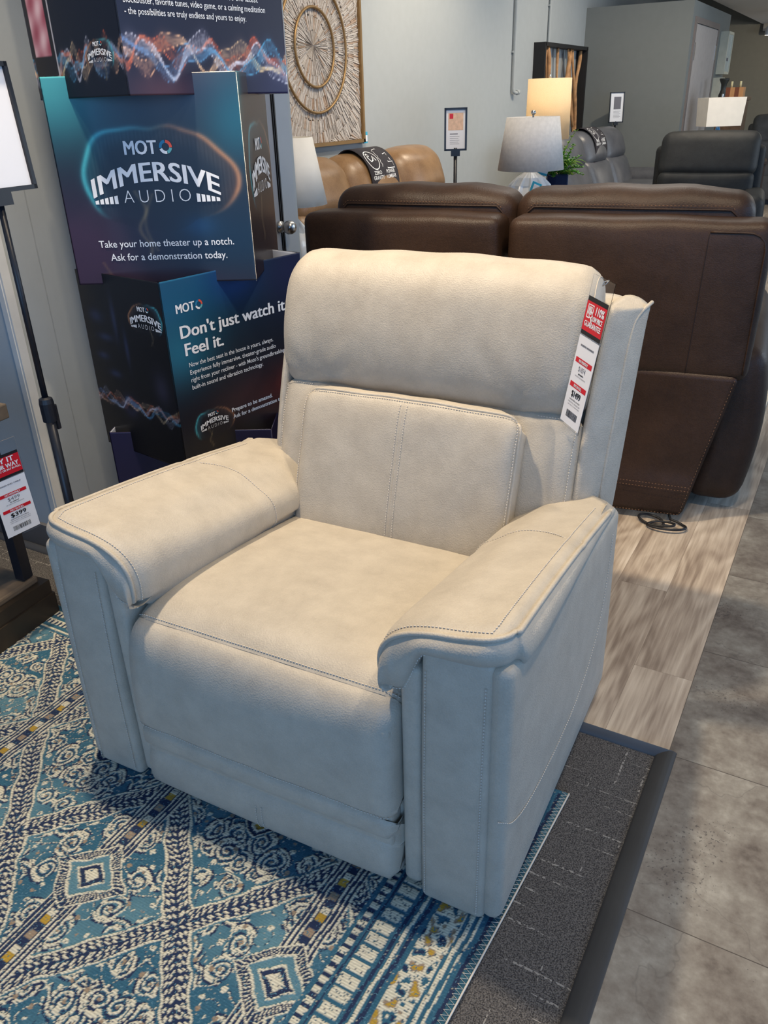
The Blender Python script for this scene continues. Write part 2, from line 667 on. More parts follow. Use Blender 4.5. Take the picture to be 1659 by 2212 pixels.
# floor materials ---------------------------------------------------------
def make_wood():
    m, nt, b = new_mat('wood_plank_vinyl')
    co = coords(nt, 'Object')
    br = N(nt, 'ShaderNodeTexBrick', offset=.37, i_Scale=1.0)
    br.inputs['Brick Width'].default_value = 1.10
    br.inputs['Row Height'].default_value = .152
    br.inputs['Mortar Size'].default_value = .0006
    br.inputs['Color1'].default_value = (0, 0, 0, 1)
    br.inputs['Color2'].default_value = (1, 1, 1, 1)
    br.inputs['Mortar'].default_value = (.5, .5, .5, 1)
    mp = N(nt, 'ShaderNodeMapping')
    mp.inputs['Rotation'].default_value = (0, 0, PI / 2)
    mp.inputs['Location'].default_value = (-.365, .143, 0)
    nt.links.new(co, mp.inputs[0])
    nt.links.new(mp.outputs[0], br.inputs['Vector'])
    # per-plank shift of the grain
    sh = N(nt, 'ShaderNodeVectorMath', operation='MULTIPLY_ADD')
    nt.links.new(br.outputs['Color'], sh.inputs[0])
    sh.inputs[1].default_value = (.9, 2.7, 0)
    nt.links.new(co, sh.inputs[2])
    st = N(nt, 'ShaderNodeMapping')
    st.inputs['Scale'].default_value = (5.5, .95, 1)
    nt.links.new(sh.outputs[0], st.inputs[0])
    n1 = N(nt, 'ShaderNodeTexNoise', i_Scale=1.25, i_Detail=1.5, i_Distortion=.4)
    nt.links.new(st.outputs[0], n1.inputs['Vector'])
    k = N(nt, 'ShaderNodeMath', operation='MULTIPLY', i_1=9.0)
    nt.links.new(n1.outputs['Fac'], k.inputs[0])
    k2 = N(nt, 'ShaderNodeMath', operation='SINE')
    k3 = N(nt, 'ShaderNodeMath', operation='MULTIPLY', i_1=2 * PI)
    nt.links.new(k.outputs[0], k3.inputs[0])
    nt.links.new(k3.outputs[0], k2.inputs[0])
    st2 = N(nt, 'ShaderNodeMapping')
    st2.inputs['Scale'].default_value = (60, 3.0, 1)
    nt.links.new(sh.outputs[0], st2.inputs[0])
    n2 = N(nt, 'ShaderNodeTexNoise', i_Scale=2.0, i_Detail=4.0)
    nt.links.new(st2.outputs[0], n2.inputs['Vector'])
    n3 = N(nt, 'ShaderNodeTexNoise', i_Scale=1.6, i_Detail=2.0)
    nt.links.new(st.outputs[0], n3.inputs['Vector'])
    a = N(nt, 'ShaderNodeMath', operation='MULTIPLY_ADD', i_1=.055)
    nt.links.new(k2.outputs[0], a.inputs[0])
    a2 = N(nt, 'ShaderNodeMath', operation='MULTIPLY_ADD', i_1=.40)
    nt.links.new(n2.outputs['Fac'], a2.inputs[0])
    a3 = N(nt, 'ShaderNodeMath', operation='MULTIPLY_ADD', i_1=.62, i_2=0.0)
    nt.links.new(n3.outputs['Fac'], a3.inputs[0])
    nt.links.new(a3.outputs[0], a.inputs[2])
    nt.links.new(a.outputs[0], a2.inputs[2])
    kv = N(nt, 'ShaderNodeTexVoronoi', i_Scale=1.0)
    km = N(nt, 'ShaderNodeMapping')
    km.inputs['Scale'].default_value = (5.2, 1.9, 1)
    dn = N(nt, 'ShaderNodeTexNoise', i_Scale=4.0, i_Detail=2.0)
    nt.links.new(sh.outputs[0], dn.inputs['Vector'])
    dv = N(nt, 'ShaderNodeVectorMath', operation='MULTIPLY_ADD')
    nt.links.new(dn.outputs['Color'], dv.inputs[0])
    dv.inputs[1].default_value = (.12, .22, 0)
    nt.links.new(sh.outputs[0], dv.inputs[2])
    nt.links.new(dv.outputs[0], km.inputs[0])
    nt.links.new(km.outputs[0], kv.inputs['Vector'])
    ks = N(nt, 'ShaderNodeMath', operation='MULTIPLY', i_1=52.0)
    nt.links.new(kv.outputs['Distance'], ks.inputs[0])
    ks2 = N(nt, 'ShaderNodeMath', operation='SINE')
    nt.links.new(ks.outputs[0], ks2.inputs[0])
    kf = N(nt, 'ShaderNodeMapRange', i_From_Min=.05, i_From_Max=.42, i_To_Min=.055, i_To_Max=0.0)
    nt.links.new(kv.outputs['Distance'], kf.inputs['Value'])
    kk = N(nt, 'ShaderNodeMath', operation='MULTIPLY')
    nt.links.new(ks2.outputs[0], kk.inputs[0])
    nt.links.new(kf.outputs[0], kk.inputs[1])
    a4 = N(nt, 'ShaderNodeMath', operation='ADD')
    nt.links.new(a2.outputs[0], a4.inputs[0])
    nt.links.new(kk.outputs[0], a4.inputs[1])
    c = ramp(nt, a4.outputs[0], [(.33, srgb(138, 122, 107)), (.46, srgb(170, 154, 137)), (.58, srgb(194, 179, 160)), (.72, srgb(216, 203, 186))])
    mx = N(nt, 'ShaderNodeMix', data_type='RGBA')
    nt.links.new(br.outputs['Fac'], mx.inputs['Factor'])
    nt.links.new(c, mx.inputs['A'])
    mx.inputs['B'].default_value = srgb(136, 121, 107)
    nt.links.new(mx.outputs['Result'], b.inputs['Base Color'])
    b.inputs['Roughness'].default_value = .42
    return m


def make_tile():
    m, nt, b = new_mat('stone_look_tile')
    co = coords(nt, 'Object')
    mp = N(nt, 'ShaderNodeMapping')
    mp.inputs['Location'].default_value = (.143, -1.088, 0)
    nt.links.new(co, mp.inputs[0])
    br = N(nt, 'ShaderNodeTexBrick', offset=0.0, i_Scale=1.0)
    br.inputs['Brick Width'].default_value = .92
    br.inputs['Row Height'].default_value = .4475
    br.inputs['Mortar Size'].default_value = .0011
    br.inputs['Color1'].default_value = (0, 0, 0, 1)
    br.inputs['Color2'].default_value = (1, 1, 1, 1)
    nt.links.new(mp.outputs[0], br.inputs['Vector'])
    sh = N(nt, 'ShaderNodeVectorMath', operation='MULTIPLY_ADD')
    nt.links.new(br.outputs['Color'], sh.inputs[0])
    sh.inputs[1].default_value = (7.3, 3.9, 0)
    nt.links.new(co, sh.inputs[2])
    n1 = N(nt, 'ShaderNodeTexNoise', i_Scale=7.5, i_Detail=9.0, i_Roughness=.66)
    n2 = N(nt, 'ShaderNodeTexNoise', i_Scale=45.0, i_Detail=4.0, i_Roughness=.6)
    n3 = N(nt, 'ShaderNodeTexNoise', i_Scale=3.0, i_Detail=1.0)
    n4 = N(nt, 'ShaderNodeTexNoise', i_Scale=150.0, i_Detail=2.0)
    for n in (n1, n2, n3, n4):
        nt.links.new(sh.outputs[0], n.inputs['Vector'])
    a = N(nt, 'ShaderNodeMath', operation='MULTIPLY_ADD', i_1=.35)
    nt.links.new(n2.outputs['Fac'], a.inputs[0])
    nt.links.new(n1.outputs['Fac'], a.inputs[2])
    c = ramp(nt, a.outputs[0], [(.48, srgb(88, 80, 74)), (.61, srgb(113, 106, 98)), (.74, srgb(132, 127, 118)), (.88, srgb(156, 152, 142))])
    # dark pits where patches and specks coincide
    p = N(nt, 'ShaderNodeMath', operation='MULTIPLY')
    nt.links.new(n3.outputs['Fac'], p.inputs[0])
    nt.links.new(n4.outputs['Fac'], p.inputs[1])
    pf = ramp(nt, p.outputs[0], [(.415, (0, 0, 0, 1)), (.45, (.7, .7, .7, 1))])
    mx0 = N(nt, 'ShaderNodeMix', data_type='RGBA')
    nt.links.new(pf, mx0.inputs['Factor'])
    nt.links.new(c, mx0.inputs['A'])
    mx0.inputs['B'].default_value = srgb(58, 54, 56)
    # hairline cracks
    w = N(nt, 'ShaderNodeTexNoise', i_Scale=2.4, i_Detail=5.0)
    nt.links.new(sh.outputs[0], w.inputs['Vector'])
    ab = N(nt, 'ShaderNodeMath', operation='SUBTRACT', i_1=.5)
    nt.links.new(w.outputs['Fac'], ab.inputs[0])
    ab2 = N(nt, 'ShaderNodeMath', operation='ABSOLUTE')
    nt.links.new(ab.outputs[0], ab2.inputs[0])
    cf = ramp(nt, ab2.outputs[0], [(.0, (.35, .35, .35, 1)), (.0025, (0, 0, 0, 1))])
    mx1 = N(nt, 'ShaderNodeMix', data_type='RGBA')
    nt.links.new(cf, mx1.inputs['Factor'])
    nt.links.new(mx0.outputs['Result'], mx1.inputs['A'])
    mx1.inputs['B'].default_value = srgb(70, 66, 64)
    mx = N(nt, 'ShaderNodeMix', data_type='RGBA')
    nt.links.new(br.outputs['Fac'], mx.inputs['Factor'])
    nt.links.new(mx1.outputs['Result'], mx.inputs['A'])
    mx.inputs['B'].default_value = srgb(70, 64, 60)
    nt.links.new(mx.outputs['Result'], b.inputs['Base Color'])
    b.inputs['Roughness'].default_value = .40
    return m


def make_carpet():
    m, nt, b = new_mat('charcoal_loop_carpet')
    co = coords(nt, 'Object')
    n1 = N(nt, 'ShaderNodeTexNoise', i_Scale=380.0, i_Detail=2.0)
    nt.links.new(co, n1.inputs['Vector'])
    base = ramp(nt, n1.outputs['Fac'], [(.36, srgb(52, 51, 52)), (.5, srgb(86, 84, 83)), (.68, srgb(112, 109, 106))])

    def dashes(axis, freq, sc):
        s = N(nt, 'ShaderNodeSeparateXYZ')
        nt.links.new(co, s.inputs[0])
        f = N(nt, 'ShaderNodeMath', operation='MULTIPLY', i_1=freq)
        nt.links.new(s.outputs[axis], f.inputs[0])
        fr = N(nt, 'ShaderNodeMath', operation='FRACT')
        nt.links.new(f.outputs[0], fr.inputs[0])
        lt = N(nt, 'ShaderNodeMath', operation='LESS_THAN', i_1=.0042 * freq)
        nt.links.new(fr.outputs[0], lt.inputs[0])
        mp = N(nt, 'ShaderNodeMapping')
        mp.inputs['Scale'].default_value = sc
        nt.links.new(co, mp.inputs[0])
        n = N(nt, 'ShaderNodeTexNoise', i_Scale=1.0, i_Detail=3.0)
        nt.links.new(mp.outputs[0], n.inputs['Vector'])
        g = N(nt, 'ShaderNodeMath', operation='GREATER_THAN', i_1=.55)
        nt.links.new(n.outputs['Fac'], g.inputs[0])
        n5 = N(nt, 'ShaderNodeTexNoise', i_Scale=170.0, i_Detail=0.0)
        nt.links.new(co, n5.inputs['Vector'])
        g2 = N(nt, 'ShaderNodeMath', operation='GREATER_THAN', i_1=.5)
        nt.links.new(n5.outputs['Fac'], g2.inputs[0])
        k = N(nt, 'ShaderNodeMath', operation='MULTIPLY')
        nt.links.new(lt.outputs[0], k.inputs[0])
        nt.links.new(g.outputs[0], k.inputs[1])
        k2 = N(nt, 'ShaderNodeMath', operation='MULTIPLY')
        nt.links.new(k.outputs[0], k2.inputs[0])
        nt.links.new(g2.outputs[0], k2.inputs[1])
        return k2.outputs[0]
    d1 = dashes(0, 19.0, (40, 4, 1))
    d2 = dashes(1, 26.0, (5, 60, 1))
    mxx = N(nt, 'ShaderNodeMath', operation='MAXIMUM')
    nt.links.new(d1, mxx.inputs[0])
    nt.links.new(d2, mxx.inputs[1])
    mx = N(nt, 'ShaderNodeMix', data_type='RGBA')
    nt.links.new(mxx.outputs[0], mx.inputs['Factor'])
    nt.links.new(base, mx.inputs['A'])
    mx.inputs['B'].default_value = srgb(144, 141, 136)
    nt.links.new(mx.outputs['Result'], b.inputs['Base Color'])
    b.inputs['Roughness'].default_value = .95
    b.inputs['Specular IOR Level'].default_value = .1
    bp = N(nt, 'ShaderNodeBump', i_Strength=.7, i_Distance=.003)
    nt.links.new(n1.outputs['Fac'], bp.inputs['Height'])
    nt.links.new(bp.outputs[0], b.inputs['Normal'])
    return m


WOODF, TILEF, CARPET = make_wood(), make_tile(), make_carpet()

# ================================================================== THE SETTING
struct(MB().box((5 - .143, 4.5, -.025), (10, 21, .05)).build('floor_tile_walkway', TILEF))
struct(MB().box((-2.9 - .143 + .4, 7.5 - .35, -.025), (5.0, 15.7, .05)).build('floor_wood', WOODF))
bpy.data.objects['floor_tile_walkway'].name = 'floor'
struct(MB().box((-2.643, -2.15, -.025), (5.0, 2.9, .05)).build('floor_rear', TILEF))

# near wall (beside the display stand): front face at y 1.555, side face at x -2.2 with a flush door
struct(MB().box((-3.6, 1.63, 1.6), (2.8, .15, 3.2)).box((-2.27, 2.40, 1.6), (.14, 1.40, 3.2)).build('wall_left', WALLM))
struct(MB().box((-2.207, 1.553, 1.6), (.022, .012, 3.2)).box((-2.193, 1.565, 1.6), (.010, .03, 3.2)).build('trim_1', plain('white_corner_bead', srgb(196, 196, 192), .5)))
struct(MB().box((-3.6, 1.548, .05), (2.8, .014, .10)).build('baseboard_left', plain('dark_baseboard', srgb(96, 96, 98), .5)))
struct(MB().box((-2.192, 3.07, .05), (.016, .05, .10)).build('baseboard_side', MATS['dark_baseboard']))
d = MB().box((-2.188, 2.50, 1.02), (.024, .86, 2.04)).build('door_1', DOORM)
struct(d)
struct(MB().box((-2.186, 3.00, 1.04), (.028, .09, 2.08)).box((-2.186, 2.015, 1.04), (.028, .09, 2.08)).box((-2.186, 2.508, 2.12), (.028, 1.074, .09)).build('trim_2', TRIMM))
g = MB()
for y in (2.936, 2.948):
    g.box((-2.1745, y, 1.02), (.006, .0028, 2.02))
o = g.build('door_gasket', BLACK, d)
g = MB().lathe([(0.0001, .052), (.012, .051), (.022, .046), (.028, .034), (.029, .022), (.024, .010), (.014, .003), (.012, -.012), (.024, -.016), (.024, -.022)], seg=24)
kn = g.build('door_knob', CHROME, d, smooth=True)
kn.rotation_euler = (0, PI / 2, 0)
kn.location = (-2.150, 2.925, .915)

# long art wall, far room block, back wall, ceiling
struct(MB().box((-3.4, 9.15, 1.6), (.2, 15.0, 3.2)).build('wall_art', WALLM))
BX, BY, BZ = -2.09, 10.75, 2.29
struct(MB().box(((BX - 3.3) / 2, (BY + 13.3) / 2, BZ / 2), (BX + 3.3, 13.3 - BY, BZ)).build('wall_office', WALLD))
struct(MB().box((BX + .001, 12.42, 1.04), (.03, .08, 2.08)).box((BX + .001, 10.93, 1.04), (.03, .08, 2.08)).box((BX + .001, 11.675, 2.11), (.032, 1.57, .06)).build('trim_3', plain('door_frame_grey', srgb(120, 112, 110), .5)))
d2 = struct(MB().box((BX + .003, 11.675, 1.035), (.02, 1.41, 2.07)).build('door_2', plain('office_door_paint', srgb(178, 172, 170), .45)))
MB().box((BX + .016, 12.36, 1.82), (.012, .06, .16)).build('hinge', CHROME, d2)
MB().box((BX + .016, 10.99, 1.80), (.012, .03, .18)).build('hinge', CHROME, d2)
struct(MB().box((0, 16.6, 1.6), (9, .2, 3.2)).build('wall_back', WALLG))
struct(MB().box((4.6, 11.0, 1.6), (.2, 11.0, 3.2)).build('wall_right', WALLG))
struct(MB().box((-.5, 8.2, 3.45), (9.5, 17, .1)).build('ceiling', CEILM))
# lowered beam and pipe over the far aisle
struct(MB().box((1.2, 13.9, 2.60), (6.55, 5.2, .50)).build('ceiling_soffit', CEILM))
struct(MB().box((1.2, 16.44, 2.30), (6.5, .14, .10)).tube([(-2.0, 16.30, 2.24), (4.4, 16.30, 2.24)], .040, seg=12).build('trim_5', CEILM, smooth=True))

# carpet square with a rubber edge under the chair
mt = empty('display_mat', 'charcoal carpet display mat with grey rubber edging under the blue rug', 'mat', (-1.65, .3, 0))
def child_box(name, x0, x1, y0, y1, z0, z1, mat, parent, bev=0):
    l = parent.location
    return MB().box(((x0 + x1) / 2 - l.x, (y0 + y1) / 2 - l.y, (z0 + z1) / 2 - l.z), (x1 - x0, y1 - y0, z1 - z0), bev=bev).build(name, mat, parent)
cp = child_box('carpet', -3.2, -.155, -.95, 1.515, .0005, .010, CARPET, mt)


def edge_strip(a, b, name):
    """low rounded rubber profile from a to b, outside on the left hand"""
    a, b = Vector(a), Vector(b)
    t = (b - a).normalized()
    nrm = Vector((t.y, -t.x, 0))
    prof = [(-.010, .0005), (-.010, .012), (-.004, .0165), (.006, .0185), (.016, .0175), (.026, .012), (.032, .004), (.033, .0005)]
    vs = []
    for p, s in ((a, 0), (b, 1)):
        for q, z in prof:
            vs.append(p + nrm * q + t * (q if s else -q) * 1.0 + Vector((0, 0, z)))
    k = len(prof)
    fs = [(i, i + 1, k + i + 1, k + i) for i in range(k - 1)] + [tuple(range(k)), tuple(range(k, 2 * k))[::-1]]
    l = mt.location
    mb = MB()
    mb.add([v - l for v in vs], fs)
    ob = mb.build(name, RUBBER, mt, smooth=False)
    for pl in ob.data.polygons:
        pl.use_smooth = len(pl.vertices) == 4
    return ob


edge_strip((-.158, -.95, 0), (-.158, 1.512, 0), 'rubber_edge')
edge_strip((-.158, 1.512, 0), (-3.2, 1.512, 0), 'rubber_edge')

#@@RUG
def build_rug():
    step = .0025
    X0, X1, Y0, Y1 = -2.45, -.318, -.3, 1.295
    xs = np.r_[np.arange(X0, -2.10, .005), np.arange(-2.10, X1 + 1e-6, step)]
    ys = np.r_[np.arange(Y0, .33, .005), np.arange(.33, Y1 + 1e-6, step)]
    X, Y = np.meshgrid(xs, ys)
    rng = np.random.default_rng(5)

    def noise(fx, fy, ph):   # cheap smooth wobble
        return (np.sin(X * fx + ph) * np.cos(Y * fy - ph * 1.7) + np.sin((X + Y) * fx * .63 + ph * 2.1) * np.cos((X - Y) * fy * .71 + ph)) / 2
    teal, teal2, navy = lin([50, 92, 114]), lin([86, 124, 138]), lin([38, 50, 78])
    cream, tan, must = lin([208, 204, 184]), lin([142, 126, 108]), lin([168, 138, 56])
    col = np.empty(X.shape + (3,))
    pick = noise(11, 14, .4) + .35 * noise(37, 29, 1.2)
    t = np.clip(pick * 1.3 + .12, 0, 1)[..., None]
    col[:] = teal * (1 - t) + teal2 * t
    H = np.zeros(X.shape)

    def paint(mask, c, h=.0):
        col[mask] = c
        H[mask] = h
    S = .459
    wob = .006 * noise(45, 38, 2.0) + .003 * noise(110, 97, .7)
    Xw, Yw = X + wob, Y + .006 * noise(41, 52, 3.1) + .003 * noise(97, 121, 1.9)
    # position inside a field: fx in -.5...5 (0 = on a guard stripe)
    fx = (Xw + 1.083) / S
    fx = fx - np.round(fx)
    PY = .52
    fy = (Yw - .645) / PY
    fy = fy - np.round(fy)
    dx, dy = np.abs(fx) * S, np.abs(fy) * PY
    # diagonal navy bands with cream dashes; nodes on the guard stripes
    L = np.hypot(1 / S, 1 / PY)
    dgn = np.abs(np.abs(fx) + np.abs(fy) - .5) / L   # distance to the zigzag
    along = (np.abs(fx) - np.abs(fy))
    band = dgn < .021
    paint(band, navy, .0)
    paint((np.abs(dgn - .0235) < .0026), cream, .0012)
    ph = np.abs(((along * 23 + dgn * 60) % 1) - .5)
    paint(band & (ph < .24) & (np.abs(dgn - .0065) < .0042), cream, .0012)
    ph3 = np.abs(((along * 23 + dgn * 60 + .5) % 1) - .5)
    paint(band & (ph3 < .24) & (np.abs(dgn - .0155) < .0034), cream, .0012)
    # second, broken diamond inside and medallions on the nodes
    def rhomb(cx, cy, k=1.15):
        return np.abs(cx) + np.abs(cy) * k
    rm = rhomb(dx, dy)
    for a, b_, c, h in ((0, .020, cream, .0012), (.020, .034, navy, 0), (.034, .041, cream, .0012), (.041, .060, teal2, 0), (.060, .068, cream, .0012), (.068, .090, navy, 0), (.090, .096, cream, .0012)):
        paint((rm >= a) & (rm < b_), c, h)
    ph2 = np.abs((np.arctan2(dy, dx) * 9) % 1 - .5)
    paint((rm >= .070) & (rm < .088) & (ph2 < .2), cream, .0012)
    gx, gy = (.5 - np.abs(fx)) * S, (.5 - np.abs(fy)) * PY
    rm2 = rhomb(gx, gy)
    for a, b_, c, h in ((0, .012, must, 0), (.012, .022, cream, .0012), (.022, .034, navy, 0), (.034, .040, cream, .0012)):
        paint((rm2 >= a) & (rm2 < b_), c, h)
    inner = (dgn > .030) & (rm > .10) & (rm2 > .045)
    # scroll work: spirals and hooks, mirrored about every stripe and node
    spir = []
    r2 = random.Random(11)
    for a, b_ in ((.055, .155), (.135, .075), (.085, .225), (.165, .165), (.045, .235), (.19, .03), (.205, .225), (.12, .135), (.20, .105), (.03, .115), (.10, .035), (.15, .205), (.07, .19), (.215, .17), (.015, .20)):
        spir.append((a, b_, .020 + .011 * r2.random(), r2.random() * 6.28, r2.choice((-1, 1))))
    jx = (np.round((Xw + 1.083) / S) * 1.7 + np.round((Yw - .645) / PY) * 2.3)
    for (a, b_, rad, ph, sg) in spir:
        ux = dx - a - .006 * np.sin(jx + a * 50)
        uy = dy - b_ - .006 * np.cos(jx + b_ * 40)
        rr = np.hypot(ux, uy * .9)
        th = np.arctan2(uy, ux)
        q = (rr / .0115 - sg * th / (2 * PI) + ph) % 1
        disc = (rr < rad) & inner
        paint(disc & (q > .50) & (q < .80), navy, 0)
        paint(disc & (q > .02) & (q < .40), cream, .0012)
        paint((np.abs(rr - rad) < .0028) & inner & (np.sin(th * 2 + ph) > -.55), cream, .0012)
        paint((np.abs(rr - rad - .0052) < .0022) & inner & (np.sin(th * 2 + ph) > -.2), navy, 0)
        paint((rr < .0035) & inner, tan, 0)
    # loose little motifs in the ground
    fl = noise(95, 84, 5.0)
    paint(inner & (np.abs(fl) < .030) & (noise(24, 31, .3) > -.15), cream, .0012)
    paint(inner & (np.abs(fl - .08) < .025) & (noise(24, 31, .3) > -.15), navy, 0)
    fl2 = noise(150, 140, 2.2)
    paint(inner & (fl2 > .55), cream, .0012)
    paint(inner & (fl2 < -.72), tan, 0)
    # guard stripes with coloured blocks
    fs = (X + 1.083 + .0025 * noise(9, 60, .2)) / S
    fs = np.abs(fs - np.round(fs)) * S
    zone = (X < -.56) & (rm > .096)
    sd = (fs < .033) & zone
    paint(sd, navy, 0)
    paint(zone & ((np.abs(fs - .0145) < .0022) | (np.abs(fs - .0245) < .002) | (np.abs(fs - .034) < .002)), cream, .0012)
    seq = np.floor(Y / .017 + .31 * np.floor(X * 2.2)).astype(int) % 5
    core = (fs < .0085) & zone
    paint(core & (seq == 0), must, 0)
    paint(core & (seq == 1), cream, .0012)
    paint(core & (seq == 3), tan, 0)
    # right border: bands parallel to the edge
    e = -.306 - X - .045 * (1.33 - Y)          # distance from the bound edge
    e2 = e + .002 * noise(7, 55, 1.1)
    B = e2 < .235
    paint(B, teal, 0)
    for a, b_, c, h in ((.012, .020, navy, 0), (.030, .034, cream, .0012), (.042, .050, cream, .0012), (.056, .112, cream, .0012), (.122, .130, navy, 0), (.134, .141, cream, .0012), (.146, .153, navy, 0), (.160, .196, cream, .0012), (.200, .204, navy, 0), (.210, .226, cream, .0012)):
        paint((e2 >= a) & (e2 < b_), c, h)
    sp = noise(140, 90, 4.4) + .5 * noise(260, 210, 1.4)
    paint(B & (e2 > .058) & (e2 < .112) & (sp > .28), tan, 0)
    paint(B & (e2 > .058) & (e2 < .112) & (sp > .52), must, 0)
    paint(B & (e2 > .058) & (e2 < .112) & (sp < -.34), teal, 0)
    paint(B & (e2 > .058) & (e2 < .112) & (sp < -.60), navy, 0)
    paint(B & (e2 > .160) & (e2 < .196) & (np.abs((Y * 34) % 1 - .5) < .12), teal, 0)
    paint(B & (e2 > .210) & (e2 < .226) & (np.abs((Y * 48) % 1 - .5) < .2), navy, 0)
    # far border: comb stripes parallel to the end
    g_ = Y1 - Y
    far = (g_ < .105) & (e > .235)
    paint(far, teal, 0)
    for a, b_ in ((.022, .044), (.056, .078)):
        m_ = far & (g_ > a) & (g_ < b_)
        paint(m_, cream, .0012)
        paint(m_ & (np.abs((X * 62) % 1 - .5) < .24) & (g_ > a + .004), navy, 0)
    paint(far & (g_ > .092) & (g_ < .098), cream, .0012)
    # bound edges
    paint((e < .010) | (g_ < .008), teal, 0)
    # worn and broken threads
    drop = (rng.random(X.shape) < .08) & (col.sum(-1) > 1.2)
    col[drop] = teal * .8
    H[drop] = 0
    # weave: rows of loops
    lum = 1 + .20 * (rng.random(X.shape) - .5)
    row = (np.floor(Y / step).astype(int) % 2)
    dark = (col.sum(-1) > 1.2)
    lum = lum * np.where(dark, np.where(row == 0, 1.06, .72), np.where(row == 0, 1.08, .90))
    spk = rng.random(X.shape)
    col *= lum[..., None]
    col[(spk > .985)] = cream * .6
    col[(spk < .02) & dark] = navy
    col = np.clip(col, 0, 1)
    H = H + .0005 * rng.random(X.shape)

    def pos(U, V):
        sk = np.where(U > -.62, (U + .62) / .302, 0) * 0
        P = np.zeros(U.shape + (3,))
        # the bound edge runs slightly skew to the mat
        P[..., 0] = U + np.where(U > -.62, (U + .62) / .302, 0) * (-.045 * (V - 1.33) * 0)
        P[..., 1] = V
        P[..., 2] = .0165 + H
        return P
    # cut the skew edge by moving points beyond it onto it
    lim = -.306 - .045 * (1.33 - Y)
    Xc = np.minimum(X, lim)

    def pos2(U, V):
        P = pos(U, V)
        P[..., 0] = Xc
        return P
    m = vcol_mat('woven_rug', .9, .35, 900, .15)
    rug = empty('area_rug', 'blue teal patterned area rug with cream scrolls under the cream recliner', 'rug', (0, 0, 0))
    top = grid_color_mesh('rug_pile', xs, ys, pos2, col, [m], rug)
    # backing slab
    c0, c1 = -.306 - .045 * (1.33 + .3), -.306 - .045 * (1.33 - Y1)
    vs = [(X0, Y0, .0108), (c0, Y0, .0108), (c1, Y1, .0108), (X0, Y1, .0108)]
    vs += [(x, y, .0166) for x, y, z in vs]
    MB().add(vs, [(0, 3, 2, 1), (4, 5, 6, 7), (0, 1, 5, 4), (1, 2, 6, 5), (2, 3, 7, 6), (3, 0, 4, 7)]).build('rug_backing', plain('rug_backing', srgb(70, 110, 130), .95), rug)
    # overlocked edge: cream cord and zigzag
    mb = MB()
    pts = [(-.304 - .045 * (1.33 - y), y, .0172) for y in np.linspace(.35, Y1, 60)]
    mb.tube(pts, .0020, seg=6)
    z, y, k = [], .36, 0
    while y < Y1:
        z.append((-.306 - .045 * (1.33 - y) - (.0125 if k % 2 else .0), y, .0190))
        y += .0052
        k += 1
    mb.tube(z, .00085, seg=4)
    mb.build('edge_stitching', THREAD, rug, smooth=True)
    return rug


build_rug()

#@@CHAIR
# ================================================================== THE CREAM RECLINER
CH = empty('recliner', 'large cream leather power recliner standing on the blue rug in the foreground', 'recliner', (-.828, .893, .0175), math.radians(2))


